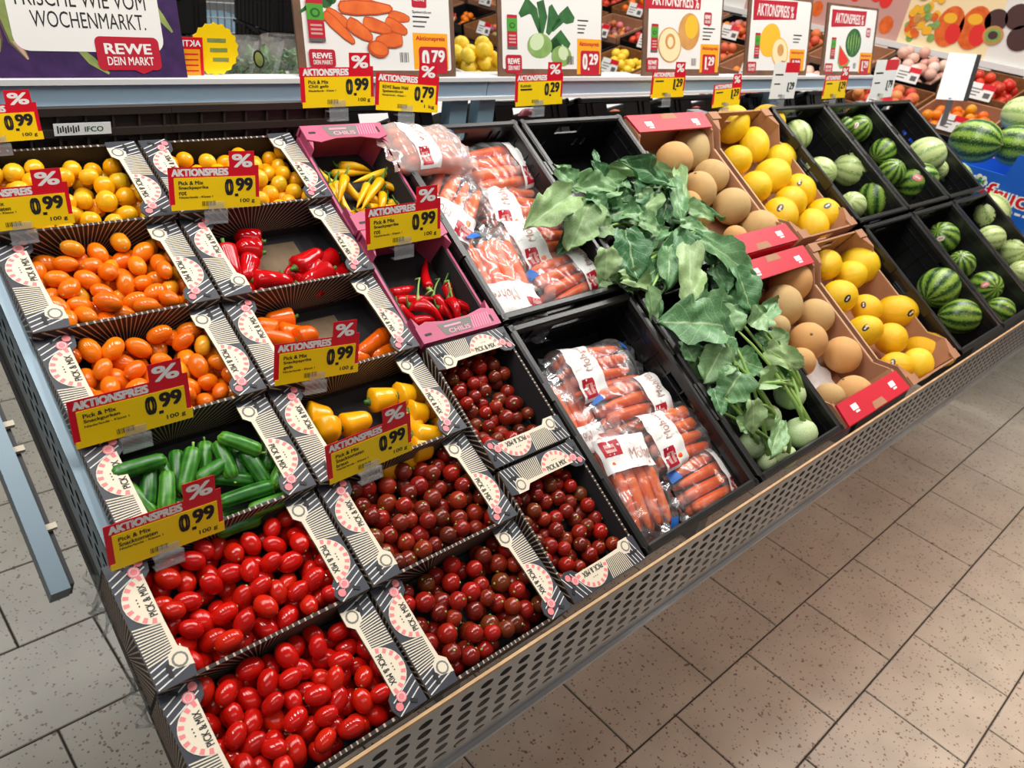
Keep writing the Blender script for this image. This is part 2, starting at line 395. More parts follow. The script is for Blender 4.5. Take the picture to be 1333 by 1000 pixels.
def glyphs(s, bold=.0):
    k = (s, bold)
    if k not in _tx:
        cu = bpy.data.curves.new('text', 'FONT'); cu.body = s; cu.resolution_u = 3
        ob = bpy.data.objects.new('text', cu); me = bpy.data.meshes.new_from_object(ob)
        vs = [v.co.copy() for v in me.vertices]; fs = [tuple(p.vertices) for p in me.polygons]
        bpy.data.objects.remove(ob); bpy.data.curves.remove(cu); bpy.data.meshes.remove(me)
        x0 = min(v.x for v in vs); x1 = max(v.x for v in vs); y0 = min(v.y for v in vs); y1 = max(v.y for v in vs)
        _tx[k] = ([((v.x - x0) / (x1 - x0), (v.y - y0) / (y1 - y0)) for v in vs], fs)
    return _tx[k]
class Print(MB):
    """flat print: shapes in a plane, each layer a hair above the last"""
    dz = .00018
    def shape(s, pts, layer, mi): s.poly(pts, layer * s.dz, mi)
    def rect(s, x0, y0, x1, y1, layer, mi): s.shape([(x0, y0), (x1, y0), (x1, y1), (x0, y1)], layer, mi)
    def rrect(s, x0, y0, x1, y1, r, layer, mi, n=5):
        pts = []
        for cx, cy, a in ((x1 - r, y0 + r, -PI / 2), (x1 - r, y1 - r, 0), (x0 + r, y1 - r, PI / 2), (x0 + r, y0 + r, PI)):
            pts += [(cx + r * math.cos(a + PI / 2 * k / n), cy + r * math.sin(a + PI / 2 * k / n)) for k in range(n + 1)]
        s.shape(pts, layer, mi)
    def disc(s, x, y, r, layer, mi, n=16, ry=None, rot=0):
        ry = ry or r; c, q = math.cos(rot), math.sin(rot)
        s.shape([(x + r * math.cos(2 * PI * k / n) * c - ry * math.sin(2 * PI * k / n) * q, y + r * math.cos(2 * PI * k / n) * q + ry * math.sin(2 * PI * k / n) * c) for k in range(n)], layer, mi)
    def line(s, x0, y0, x1, y1, wd, layer, mi):
        d = Vector((x1 - x0, y1 - y0)).normalized() * wd / 2; nx, ny = -d.y, d.x
        s.shape([(x0 + nx, y0 + ny), (x0 - nx, y0 - ny), (x1 - nx, y1 - ny), (x1 + nx, y1 + ny)], layer, mi)
    def blob(s, pts, layer, mi, wid):
        """a tapering stroke along pts with a width for each point"""
        l, r = [], []
        for i, p in enumerate(pts):
            a = Vector(pts[max(i - 1, 0)]); b = Vector(pts[min(i + 1, len(pts) - 1)]); d = (b - a).normalized(); n = Vector((-d.y, d.x)) * wid[i] / 2
            l.append((p[0] + n.x, p[1] + n.y)); r.append((p[0] - n.x, p[1] - n.y))
        for i in range(len(pts) - 1): s.shape([r[i], r[i + 1], l[i + 1], l[i]], layer, mi)
    def text(s, t, x0, y0, x1, y1, layer, mi, bold=.0, rot=0, mirror=False):
        vs, fs = glyphs(t, bold); z = layer * s.dz; c, q = math.cos(rot), math.sin(rot); out = []
        e = bold * abs(y1 - y0) * 1.7                       # bolder: the glyphs again, shifted a little each way
        for k, (ex, ey) in enumerate(((-e, -e * .6), (e, -e * .6), (-e, e * .6), (e, e * .6)) if bold > .009 else ((0, 0),)):
            out = []
            for a, b in vs:
                if mirror: a = 1 - a
                px, py = e + a * (x1 - x0 - 2 * e) + ex, e * .6 + b * (y1 - y0 - 1.2 * e) + ey; out.append((x0 + px * c - py * q, y0 + px * q + py * c, z + k * s.dz * .04))
            s.add(out, [f[::-1] for f in fs] if mirror else fs, mi)

# ================================================================ the setting
def build_floor():
    g = MB(); g.box((-8, -6, -.06), (12, 12, -.004)); g = tag(g.build('floor', 'grout'), kind='structure')
    TX, TY = .318, .262
    t = MB(); hx, hy = TX / 2 - .0022, TY / 2 - .0022; b = .0016
    t.add([(-hx, -hy, -.02), (hx, -hy, -.02), (hx, hy, -.02), (-hx, hy, -.02), (-hx, -hy, -b), (hx, -hy, -b), (hx, hy, -b), (-hx, hy, -b),
           (-hx + b, -hy + b, 0), (hx - b, -hy + b, 0), (hx - b, hy - b, 0), (-hx + b, hy - b, 0)],
          [(0, 1, 5, 4), (1, 2, 6, 5), (2, 3, 7, 6), (3, 0, 4, 7), (4, 5, 9, 8), (5, 6, 10, 9), (6, 7, 11, 10), (7, 4, 8, 11), (8, 9, 10, 11)])
    me = t.mesh('tile', ['tile']); n = 0; rest = MB()
    for r in range(-16, 36):
        for k in range(-14, 30):
            x = 1.076 + k * TX + (TX / 2 if r % 2 == 0 else TX); y = .085 + r * TY + TY / 2
            q = Vector((x, y, 0)) - CAM; dz = q.dot(RZ)
            if dz > .2:
                px, py = 666.5 + F * q.dot(RX) / dz, 500 + F * q.dot(RY) / dz
                # the pieces the photograph shows: the aisle in front and the strip under the left end
                if (-150 < px < 1500 and 480 < py < 1220 and y < .75 and x > -.1) or (-150 < px < 300 and 480 < py < 1150 and x < .4):
                    put('tile', me, g, T(x, y, 0)); n += 1; continue
            rest.add([(x + v[0], y + v[1], v[2]) for v in t.v], t.f)
    o = rest.build('distant_tiles', 'tile', g); o['kind'] = 'stuff'
build_floor()
for nm, lo, hi in (('wall_back', (-8, 9.0, 0), (12, 9.1, 3.6)), ('wall_right', (10, -6, 0), (10.1, 9, 3.6))):
    m = MB(); m.box(lo, hi); tag(m.build(nm, 'wall_paint'), kind='structure')

# ---------------------------------------------------------------- display table
def perforated(x0, x1, z0, z1, px, pz, rx, rz, f, margin=.010):
    """sheet with real oval holes; f maps (x, z) to a point"""
    m = MB(); nx = int((x1 - x0 - 2 * margin) / px); nz = int((z1 - z0 - 2 * margin) / pz)
    ax = x0 + ((x1 - x0) - nx * px) / 2; az = z0 + ((z1 - z0) - nz * pz) / 2; K = 12
    ring = []
    for k in range(K):
        a = 2 * PI * k / K; c, s = math.cos(a), math.sin(a); q = 1 / max(abs(c), abs(s)); ring.append(((c * rx, s * rz), (c * q * px / 2, s * q * pz / 2)))
    for i in range(nx):
        for j in range(nz):
            cx, cz = ax + (i + .5) * px, az + (j + .5) * pz
            vs = [f(cx + r[0][0], cz + r[0][1]) for r in ring] + [f(cx + r[1][0], cz + r[1][1]) for r in ring]
            m.add(vs, [(k, K + k, K + (k + 1) % K, (k + 1) % K) for k in range(K)])
            corners = [(1, 1, 1, 2), (-1, 1, 4, 5), (-1, -1, 7, 8), (1, -1, 10, 11)]
            for sx, sz, a, b in corners: m.add([f(cx + sx * px / 2, cz + sz * pz / 2), vs[K + a], vs[K + b]], [(0, 2, 1)])
    X0, X1, Z0, Z1 = ax, ax + nx * px, az, az + nz * pz
    for a, b, c, d in ((x0, x1, Z1, z1), (x0, x1, z0, Z0), (x0, X0, Z0, Z1), (X1, x1, Z0, Z1)):
        m.add([f(a, c), f(b, c), f(b, d), f(a, d)], [(0, 1, 2, 3)])
    return m
U0, U1 = -.216, 3.1
tab = thing('display_table', 'long sloping steel market display table with perforated front', 'display table')
perforated(U0, U1, .728, .848, .0292, .0163, .0098, .0052, lambda x, z: (x, -.004, z)).build('front_panel', 'steel', tab)
m = MB(); m.box((U0, -.0062, .8475), (U1, -.0022, .8515)); m.build('tan_edge', 'trim_tan', tab)  # metal edge strip, the wood tone it reflects is put into its colour
m = MB(); m.box((U0, -.010, .724), (U1, -.001, .729)); m.build('panel_lip', 'steel', tab)
m = MB(); m.box((U0, .018, .70), (U1, .026, .80)); m.build('dark_backing', 'dark_metal', tab)  # dark sheet added behind the perforations so the holes look shaded
perforated(.20, .80, -.085, -.0, .024, .0163, .0075, .0052, lambda x, z: SL(U0, x, -.024) + Vector((0, 0, z))).build('side_panel', 'blue_steel', tab)
m = MB(); m.box((U0, .266, -.026), (U0 + .036, .80, -.022)); m.build('side_flange', 'blue_steel', tab, M=SLOPE)
m = MB(); m.box((U0, .03, -.142), (2.49, .80, -.132)); m.build('deck', 'dark_metal', tab, M=SLOPE)
m = MB(); m.box((U0 + .002, .03, -.131), (.372, .79, -.074)); m.build('raised_deck', 'dark_metal', tab, M=SLOPE)
for x in (.5, 1.5, 2.5):
    for y in (.46, .82):
        m = MB(); m.box((x - .025, y - .025, 0), (x + .025, y + .025, .86 + .55 * y - .10)); m.build('leg', 'steel', tab)
m = MB(); m.box((.45, .44, .5), (2.55, .48, .56)); m.build('cross_beam', 'dark_metal', tab)
bar = thing('side_rail', 'blue-grey steel rail along the left end of the display', 'rail')
m = MB(); m.box((-.272, .262, -.052), (-.255, .98, -.026)); m.build('bar', 'dark_steel', bar, M=SLOPE)
m = MB(); m.box((-.256, .272, -.085), (-.247, .98, -.05)); m.build('gap_shade', 'dark_metal', bar, M=SLOPE)  # dark strip standing in for the shaded gap between bar and side panel
for s in (.33, .42, .45, .52, .60):
    m = MB(); m.box((-.253, s, -.05), (-.243, s + .006, -.044)); m.build('hook', 'box_cream', bar, M=SLOPE)

# ---------------------------------------------------------------- price rail behind the crates
YR = .85
rail = thing('shelf_rail', 'white and blue-grey price rail across the back of the display', 'rail')
m = MB(); m.box((-.75, YR - .004, 1.2855), (2.57, YR + .03, 1.293)); m.build('top_lip', 'rail_white', rail)
m = MB(); m.box((-.75, YR - .004, 1.250), (2.57, YR + .006, 1.2565)); m.build('bottom_lip', 'rail_white', rail)
for a, b in ((-.75, .757), (.760, 2.568)):
    m = MB(); m.box((a, YR + .0, 1.2565), (b, YR + .005, 1.2855)); m.build('face_strip', 'rail_face', rail)
for x in (.70, .775, -.62, 1.95):
    m = MB(); m.box((x - .022, YR + .012, 0), (x + .022, YR + .04, 1.2855)); m.build('post', 'post_blue', rail)

# ---------------------------------------------------------------- posters on the rail
LEAN = math.radians(14)
PM = ['poster_white', 'poster_wood', 'poster_purple', 'poster_red', 'poster_orange', 'poster_text', 'print_orange', 'print_orange_dark', 'print_green', 'print_lime',
      'print_pale', 'print_tan', 'print_cream', 'print_yellow', 'print_pink', 'print_asparagus', 'print_bark', 'print_badge_green', 'print_redflesh', 'ink']
PI_ = {n: i for i, n in enumerate(PM)}
class Poster(Print):
    def __init__(s, x0, yb, k, px, zoom):
        # px: a picture column through the poster, zoom: crop pixels per picture pixel; gives the vertical scale
        super().__init__(); b = on_y((px, 103), YR + .006).z; t = on_y((px, 40), YR + .006 + 63 * .0009 * .25).z
        ky = (t - b) / math.cos(LEAN) / 63 / zoom; s.q = lambda x, y: ((x - x0) * k, (yb - y) * ky); s.k = k; s.ky = ky
    def P(s, pts, layer, mi): s.shape([s.q(*p) for p in pts], layer, PI_[mi])
    def RR(s, x0, y0, x1, y1, r, layer, mi): a = s.q(x0, y1); b = s.q(x1, y0); s.rrect(a[0], a[1], b[0], b[1], r * min(s.k, s.ky), layer, PI_[mi])
    def RE(s, x0, y0, x1, y1, layer, mi): a = s.q(x0, y1); b = s.q(x1, y0); s.rect(a[0], a[1], b[0], b[1], layer, PI_[mi])
    def TX(s, t, x0, y0, x1, y1, layer, mi, bold=.0, mirror=False): a = s.q(x0, y1); b = s.q(x1, y0); s.text(t, a[0], a[1], b[0], b[1], layer, PI_[mi], bold, mirror=mirror)
    def DI(s, x, y, rx, ry, layer, mi, rot=0, n=20): a = s.q(x, y); s.disc(a[0], a[1], rx * s.k, layer, PI_[mi], n, ry * s.ky, rot)
    def BL(s, pts, w, layer, mi): s.blob([s.q(*p) for p in pts], layer, PI_[mi], [a * s.k for a in w])
    def CARROT(s, x0, y0, x1, y1, w, layer):
        d = Vector((x1 - x0, y1 - y0)); p = lambda t: (x0 + d.x * t, y0 + d.y * t)
        s.BL([p(0), p(.04), p(.3), p(.7), p(.95), p(1)], [w * .3, w * .8, w, w * .85, w * .5, w * .1], layer, 'print_orange_dark')
        s.BL([p(.02), p(.06), p(.3), p(.7), p(.93), p(.97)], [w * .2, w * .6, w * .82, w * .68, w * .36, w * .08], layer + .5, 'print_orange')
    def LOGO(s, x0, y0, x1, y1, layer):
        h = y1 - y0; ww = x1 - x0
        s.RR(x0, y0, x1, y1, h * .18, layer, 'poster_red'); s.P([(x0 + ww * .55, y1 - 1), (x0 + ww * .68, y1 + h * .12), (x0 + ww * .85, y1 - 1)], layer, 'poster_red')
        s.TX('REWE', x0 + ww * .13, y0 + h * .2, x1 - ww * .13, y0 + h * .52, layer + 1, 'poster_white', .03); s.TX('DEIN MARKT', x0 + ww * .15, y0 + h * .60, x1 - ww * .12, y0 + h * .85, layer + 1, 'poster_white', .01)
    def BADGE(s, x0, y0, x1, y1, layer):
        h = y1 - y0
        s.RE(x0, y0, x1, y1, layer, 'poster_red'); s.RE(x0, y0 + h * .1, x1, y0 + h * .48, layer + 1, 'print_badge_green')
        s.DI((x0 + x1) / 2, y0 + h * .31, (x1 - x0) * .3, (x1 - x0) * .3, layer + 2, 'print_green'); s.DI((x0 + x1) / 2, y0 + h * .31, (x1 - x0) * .18, (x1 - x0) * .18, layer + 3, 'print_badge_green')
        for f in (.58, .68, .78): s.RE(x0 + (x1 - x0) * .15, y0 + h * f, x1 - (x1 - x0) * .15, y0 + h * (f + .05), layer + 1, 'print_pink')
        s.RE(x0, y0 + h * .92, x1, y1, layer + 1, 'poster_text')
    def LINES(s, x0, x1, ys, hgt, layer):
        for i, y in enumerate(ys):
            s.RE(x0, y, x0 + (x1 - x0) * (1, .82, .7, .6)[i % 4], y + hgt, layer, 'ink' if i in (0, 3) else 'poster_text')
    def BAR(s, x0, y0, x1, y1, layer):
        w_ = (x1 - x0) / 13
        for i in range(7): s.RE(x0 + i * 2 * w_, y0, x0 + (i * 2 + (1, 1.5, .7)[i % 3]) * w_, y1, layer, 'poster_text')
    def PRICE(s, x0, y0, x1, y1, rx0, ry0, rx1, ry1, a, b, layer):
        s.RE(x0, y0, x1, y1, layer, 'poster_orange'); s.TX('Aktionspreis', x0 + (x1 - x0) * .08, y0 + (y1 - y0) * .08, x1 - (x1 - x0) * .08, y0 + (y1 - y0) * .24, layer + 1, 'poster_red', .02)
        s.RR(rx0, ry0, rx1, ry1, (rx1 - rx0) * .14, layer + 1, 'poster_red'); ww, h = rx1 - rx0, ry1 - ry0
        s.TX(a, rx0 + ww * (.1 if a != '1' else .2), ry0 + h * .12, rx0 + ww * (.36 if a != '1' else .33), ry0 + h * .78, layer + 2, 'poster_white', .03); s.TX(b, rx0 + ww * .44, ry0 + h * .12, rx0 + ww * .92, ry0 + h * .58, layer + 2, 'poster_white', .03)
        s.RE(rx0 + ww * .38, ry0 + h * .7, rx0 + ww * .46, ry0 + h * .8, layer + 2, 'poster_white')
def poster_board(xw, w_, h_, label, p):
    h_ = max(v[1] for v in p.v) + .001
    fr = frame(Vector((xw, YR + .006, 1.2935)), Vector((1, 0, 0)), Vector((0, math.sin(LEAN), math.cos(LEAN))), Vector((0, -math.cos(LEAN), math.sin(LEAN))))
    t = thing('poster', label, 'poster', fr, 'price posters on the rail')
    b = MB(); b.box((0, 0, -.004), (w_, h_, 0)); b.build('board', 'poster_wood', t)
    p.build('print', PM, t)
# purple board
p = Poster(808 - 870, 345, .000393, 100, 3.3325); p.RE(808 - 870, -270, 808, 345, 1, 'poster_purple')
for a, w_ in (([(-20, -200), (0, 90), (30, 190), (70, 285)], (38, 40, 40, 10)), ([(-60, -200), (-40, 120), (-20, 240), (0, 262)], (38, 40, 34, 8)), ([(95, -200), (102, 60), (112, 180), (125, 250)], (50, 50, 46, 8)), ([(170, -200), (176, 60), (182, 190), (185, 240)], (46, 46, 40, 10)), ([(205, -200), (220, 60), (240, 190), (268, 268)], (40, 42, 40, 8))):
    p.BL(a, [x * 1.12 for x in w_], 2, 'print_bark'); p.BL(a, [x * .78 for x in w_], 3, 'print_asparagus'); p.BL(a[2:], [x * .5 for x in w_[2:]], 4, 'print_pink')
p.BL([(420, 200), (470, 270), (522, 328)], (10, 30, 8), 2, 'print_asparagus'); p.BL([(690, -40), (740, 70), (775, 135)], (26, 28, 8), 2, 'print_asparagus')
p.RR(235, -160, 735, 232, 60, 5, 'poster_white')
p.TX('FRISCHE WIE VOM', 262, -30, 690, 44, 6, 'ink', .008); p.TX('WOCHENMARKT.', 300, 62, 680, 132, 6, 'ink', .008)
p.LOGO(490, 163, 715, 312, 7)
poster_board(.148 - 870 * .000393, 870 * .000393, .24, 'purple board with white speech bubble and asparagus on the rail', p)
# carrots
p = Poster(130, 345, .0005, 490, 3.3325); p.RE(130, -130, 808, 345, 1, 'poster_wood'); p.RR(158, -115, 786, 318, 12, 2, 'poster_white')
p.DI(250, 40, 30, 26, 3, 'print_green'); p.DI(275, 20, 22, 30, 3, 'print_green', .5); p.BL([(150, 90), (190, 60), (240, 50)], (8, 14, 10), 3, 'print_green')
for i, a in enumerate(((355, 25, 520, 60, 36), (505, 78, 600, 92, 38), (490, 105, 585, 152, 46), (250, 75, 350, 140, 40), (240, 85, 355, 205, 40), (395, 112, 515, 146, 48), (330, 115, 430, 185, 52), (300, 58, 525, 52, 50), (560, 182, 440, 192, 54))): p.CARROT(*a, 4 + i)
p.DI(450, 226, 46, 36, 14, 'print_orange_dark', -.2); p.DI(452, 224, 38, 28, 15, 'print_orange', -.2)
p.BADGE(175, 35, 238, 202, 14); p.LOGO(168, 232, 270, 305, 14); p.RR(612, -30, 680, 40, 10, 3, 'poster_red'); p.TX('REWE', 622, -2, 670, 12, 4, 'poster_white', .02)
p.TX('Speisemöhren', 612, 52, 700, 68, 3, 'ink', .01); p.LINES(612, 690, (76, 97, 118), 7, 3); p.BAR(545, 238, 584, 282, 3)
p.PRICE(608, 150, 772, 312, 632, 210, 766, 332, '0', '79', 3)
poster_board(.339, 678 * .0005, .235, 'price poster with orange carrots, price 0.79', p)
# kohlrabi
p = Poster(565, 690, .000362, 713, 6.665); p.RE(565, -260, 1451, 690, 1, 'poster_wood'); p.RR(596, -230, 1442, 628, 20, 2, 'poster_white')
p.P([(540, -60), (1165, -80), (1170, 14), (540, 52)], 3, 'poster_red'); p.TX('AKTIONSPREIS %', 612, -50, 1060, 14, 4, 'poster_white', .02)
for a, w_ in (([(900, 60), (925, 190), (905, 330)], (60, 70, 40)), ([(735, 190), (800, 105), (850, 150), (900, 330)], (30, 90, 60, 20)), ([(985, 90), (1020, 190), (960, 330)], (30, 110, 30)), ([(1190, 200), (1130, 160), (1080, 190), (1000, 300)], (30, 100, 60, 20)), ([(1150, 430), (1080, 350), (1010, 460)], (40, 80, 110)), ([(1010, 380), (1030, 440), (1010, 500)], (60, 110, 60))): p.BL(a, w_, 3, 'print_green')
p.DI(895, 430, 103, 106, 5, 'print_lime'); p.DI(870, 400, 60, 70, 6, 'print_pale', .3); p.DI(1080, 515, 88, 92, 5, 'print_lime'); p.DI(1095, 490, 45, 60, 6, 'print_pale', -.3)
p.BADGE(634, 188, 712, 465, 6); p.LOGO(618, 512, 746, 660, 6); p.LINES(1222, 1320, (194, 236, 266, 300), 12, 3); p.BAR(1125, 512, 1186, 586, 7)
p.PRICE(1220, 358, 1440, 672, 1252, 462, 1430, 680, '0', '29', 3)
poster_board(.792, 886 * .000362, .24, 'price poster with two pale green kohlrabi, price 0.29', p)
# orange melon
p = Poster(490, 690, .000508, 883, 6.665); p.RE(490, -80, 1153, 690, 1, 'poster_wood'); p.RR(524, -60, 1140, 632, 40, 2, 'poster_white')
p.P([(492, -70), (950, -70), (944, 118), (498, 146)], 3, 'poster_red'); p.TX('AKTIONSPREIS %', 548, -6, 930, 112, 4, 'poster_white', .01)
p.DI(858, 310, 92, 158, 4, 'print_tan', .12); p.DI(875, 270, 55, 100, 5, 'print_yellow', .12); p.DI(700, 430, 97, 146, 6, 'print_tan', -.2); p.DI(700, 430, 88, 136, 7, 'print_cream', -.2); p.DI(702, 400, 42, 66, 8, 'print_tan', -.2); p.DI(702, 404, 24, 44, 9, 'print_cream', -.2)
p.BADGE(549, 262, 602, 494, 6); p.LOGO(520, 538, 612, 650, 6); p.LOGO(982, 134, 1050, 246, 3); p.LINES(978, 1086, (268, 300, 332, 362), 12, 3); p.BAR(890, 538, 932, 602, 3)
p.PRICE(966, 410, 1136, 660, 988, 500, 1106, 672, '1', '29', 3)
poster_board(1.265, 663 * .000508, .38, 'price poster with halved orange melon, beside kohlrabi poster', p)
# yellow melon
p = Poster(880, 340, .001337, 1005, 3.3325); p.RE(880, 5, 1150, 340, 1, 'poster_wood'); p.RR(892, 16, 1142, 318, 14, 2, 'poster_white')
p.P([(898, 30), (1080, 20), (1078, 96), (900, 112)], 3, 'poster_red'); p.TX('AKTIONSPREIS %', 914, 42, 1066, 92, 4, 'poster_white', .01)
p.DI(975, 190, 43, 70, 4, 'print_yellow', .2); p.DI(1020, 240, 38, 62, 5, 'print_yellow', -.3); p.DI(1020, 240, 33, 56, 6, 'print_cream', -.3); p.DI(1022, 230, 14, 26, 7, 'print_tan', -.3)
p.BADGE(914, 162, 934, 268, 5); p.LOGO(890, 282, 926, 326, 5); p.LINES(1074, 1112, (160, 176, 190), 6, 3); p.BAR(1030, 275, 1046, 300, 8)
p.PRICE(1064, 224, 1132, 320, 1070, 264, 1118, 332, '1', '29', 3)
poster_board(1.726, 270 * .001337, .40, 'price poster with halved yellow melon, second from the right', p)
# watermelon
p = Poster(260, 405, .001415, 1097, 4); p.RE(260, 50, 520, 405, 1, 'poster_wood'); p.RR(272, 60, 510, 385, 14, 2, 'poster_white')
p.P([(282, 78), (456, 70), (454, 146), (284, 164)], 3, 'poster_red'); p.TX('AKTIONSPREIS %', 300, 92, 444, 142, 4, 'poster_white', .01)
p.DI(404, 236, 40, 74, 4, 'print_green')
for k in range(5): p.BL([(378 + k * 13, 180 + abs(k - 2) * 12), (376 + k * 14, 236), (380 + k * 12, 292 - abs(k - 2) * 12)], (3, 6, 3), 5, 'print_lime')
p.P([(335, 250), (396, 330), (384, 358), (350, 372), (334, 340)], 6, 'print_lime'); p.P([(337, 256), (388, 328), (378, 346), (350, 356), (338, 330)], 7, 'print_redflesh')
p.BADGE(294, 214, 316, 322, 5); p.LOGO(274, 344, 312, 394, 5); p.LOGO(465, 154, 488, 202, 3); p.BAR(416, 340, 430, 370, 3)
p.PRICE(446, 284, 512, 392, 452, 318, 500, 400, '1', '29', 3)
poster_board(2.183, 260 * .001415, .36, 'price poster with striped watermelon and slice, rightmost on the rail', p)

# ================================================================ boxes and crates
BOXM = ['box_dark', 'box_cream', 'box_white', 'box_pink', 'ink', 'box_kraft', 'box_grey']
WF = .030
def flap_mesh(Lf):
    k = Lf; prof = [(0, -.006), (.10, -.008), (.20, -.008), (.24, -.001), (.5, .0), (.80, .0), (.85, -.007), (.93, -.009), (1, -.005)]
    out = [(a * k, b) for a, b in prof] + [(k, WF), (0, WF)]
    p = Print(); p.prism(out, -.002, 0, 5); L1 = 1
    p.shape(out, 1, 0)
    clip = lambda y: max(-.006, min(WF - .001, y))
    for i in range(4):                                      # slanting lines at the spoon end
        x = (.015 + .045 * i) * k; p.line(x + .010, -.004, x, WF - .001, .0013, 2, 2)
    for i in range(13):                                     # fan of short rays
        x = (.22 + .019 * i) * k; p.line(x, .004, x - .004 + .0006 * i, WF - .001, .0013, 2, 1)
    p.shape([(.08 * k, -.008), (.20 * k, -.008), (.25 * k, -.001), (.46 * k, 0), (.46 * k, .004), (.24 * k, .004), (.21 * k, .010), (.15 * k, .012), (.10 * k, .008)], 3, 1)
    p.disc(.15 * k, .002, .0075, 4, 6, 12); p.disc(.15 * k, .002, .0055, 5, 1, 10)
    p.rrect(.05 * k, .012, .05 * k + .014, .016, .0018, 6, 4, 3)
    cx, rx, ry = .645 * k, .20 * k, WF * .93                # half disc with a dashed pink border and the lettering
    p.shape([(cx + rx * math.cos(a * PI / 14), max(0, ry * math.sin(a * PI / 14))) for a in range(15)], 4, 1)
    for i in range(9):
        a0, a1 = (i * 2 + .6) * PI / 19, (i * 2 + 1.6) * PI / 19
        q = lambda a, f: (cx + rx * f * math.cos(a), ry * f * math.sin(a)); p.shape([q(a0, .78), q(a0, .97), q(a1, .97), q(a1, .78)], 5, 3)
    p.text('PICK & MIX', cx - rx * .66, .0025, cx + rx * .62, .0098, 6, 4, .012)
    for i in (-1, 0, 1): p.disc(cx + i * .0035, .0145, .0008, 6, 4, 6)
    for i in range(3):
        x = (.86 + .055 * i) * k; p.line(x - .012, WF - .001, x + .004, -.004, .0012, 2, 2)
    p.disc(.875 * k, .0065, .0058, 6, 3, 14); p.disc(.875 * k, .0065, .0044, 7, 2, 12); p.disc(.875 * k, .0065, .0036, 8, 3, 12)
    p.disc(.935 * k, -.0005, .0044, 6, 3, 12); p.line(.93 * k, .013, .965 * k, .020, .004, 6, 4)
    return p.mesh('flap', BOXM)
_wm = {}
def ray_wall(l, h, t=.0035):
    """box wall: local x along the wall, y outwards, rays printed outside"""
    k = (round(l, 4), round(h, 4))
    if k not in _wm:
        m = MB(); m.box((-l / 2, -t, -h), (l / 2, 0, 0)); m.m = [1] * 6
        for i, f in enumerate(m.f):
            n = (Vector(m.v[f[1]]) - Vector(m.v[f[0]])).cross(Vector(m.v[f[2]]) - Vector(m.v[f[1]]))
            if all(abs(m.v[j][1]) < 1e-6 for j in f) or all(abs(m.v[j][2]) < 1e-6 for j in f): m.m[i] = 0
        _wm[k] = m.mesh('wall', ['box_rays', 'box_inside'])
    return _wm[k]
_fl = {}
HB = .056
def snack_box(name, label, M, bx, by):
    """printed snack box: flaps on the two x ends, y from front to back, rim at z 0"""
    t = thing(name, label, 'box', M, 'printed snack boxes')
    m = MB(); m.box((-bx / 2, 0, -HB), (bx / 2, by, -HB + .003)); m.build('base', 'box_inside', t)
    put('wall', ray_wall(bx, HB - .002), t, T(0, by, -.002))
    put('wall', ray_wall(bx, HB - .002), t, T(0, 0, -.002) @ R(PI, 'Z'))
    put('wall', ray_wall(by - .008, HB), t, T(bx / 2, by / 2, -.002) @ R(-PI / 2, 'Z'))
    put('wall', ray_wall(by - .008, HB), t, T(-bx / 2, by / 2, -.002) @ R(PI / 2, 'Z'))
    k = round(by, 4)
    if k not in _fl: _fl[k] = flap_mesh(by)
    put('flap', _fl[k], t, frame(Vector((bx / 2 - WF, by, .001)), Vector((0, -1, 0)), Vector((1, 0, 0)), Vector((0, 0, 1))))
    put('flap', _fl[k], t, frame(Vector((-bx / 2 + WF, 0, .001)), Vector((0, 1, 0)), Vector((-1, 0, 0)), Vector((0, 0, 1))))
    return t
RP = PT / 3
TILT = math.radians(6)
def a_row(r): return (.203, -.1025) if r >= 2 else (.227, -.1145)
def row_frame(uc, r):
    """frame of a box in a stepped row: lies a little flatter than the slope"""
    a = S - TILT
    return frame(SL(uc, r * RP + .002, 0), Vector((1, 0, 0)), Vector((0, math.cos(a), math.sin(a))), Vector((0, -math.sin(a), math.cos(a))))
UA, UB, BXA, BXB = -.109, .113, .214, .218
BY = .1335
A_ = ['dark red cherry plum tomatoes', 'bright red cherry plum tomatoes', 'small green cucumbers', 'orange plum tomatoes', 'orange plum tomatoes', 'yellow cherry tomatoes']
lab_a = ['snack box of red plum tomatoes at the front corner of the display', 'snack box of red plum tomatoes directly in front of the cucumbers', 'snack box holding small green cucumbers',
         'snack box of orange plum tomatoes directly behind the cucumbers', 'snack box of orange plum tomatoes next to the red peppers', 'leftmost snack box of yellow tomatoes at the back']
lab_b = ['snack box of brown tomatoes at the front edge beside red plum tomatoes', 'snack box of brown tomatoes directly in front of the yellow peppers', 'snack box with small yellow peppers',
         'half-empty snack box with small orange peppers', 'half-empty snack box with small red peppers', 'snack box of yellow tomatoes beside the pink yellow-chili box']
FA = [row_frame(a_row(r)[1], r) for r in range(6)]; FB = [row_frame(UB, r) for r in range(6)]
for r in range(6):
    snack_box('snack_box', lab_a[r], FA[r], a_row(r)[0], BY); snack_box('snack_box', lab_b[r], FB[r], BXB, BY)
# the narrow column lies the other way round: flaps at front and back
UC = .300; WC = .142; LC = .190
def turned(u, s): return frame(SL(u, s, 0), DV, Vector((-1, 0, 0)), NV)      # local x up the slope, local y to the left
FC = [turned(UC + WC / 2, LC / 2 + .003), turned(UC + WC / 2, PT / 2 + LC / 2 + .002)]
snack_box('snack_box', 'narrow snack box of brown tomatoes at the front, beside bagged carrots', FC[0], LC, WC)
snack_box('snack_box', 'narrow snack box of brown tomatoes below the red chili box', FC[1], LC, WC)
# kraft liners seen on the floor of the half-empty boxes
for r in (3, 4):
    m = MB(); m.box((-.045, .03, -HB + .0032), (.055, .115, -HB + .0042)); o = m.build('liner', 'box_kraft'); o.matrix_local = FB[r]
    tag(o, 'brown paper liner on the floor of the %s pepper box' % ('orange' if r == 3 else 'red'), 'liner', 'paper liners')

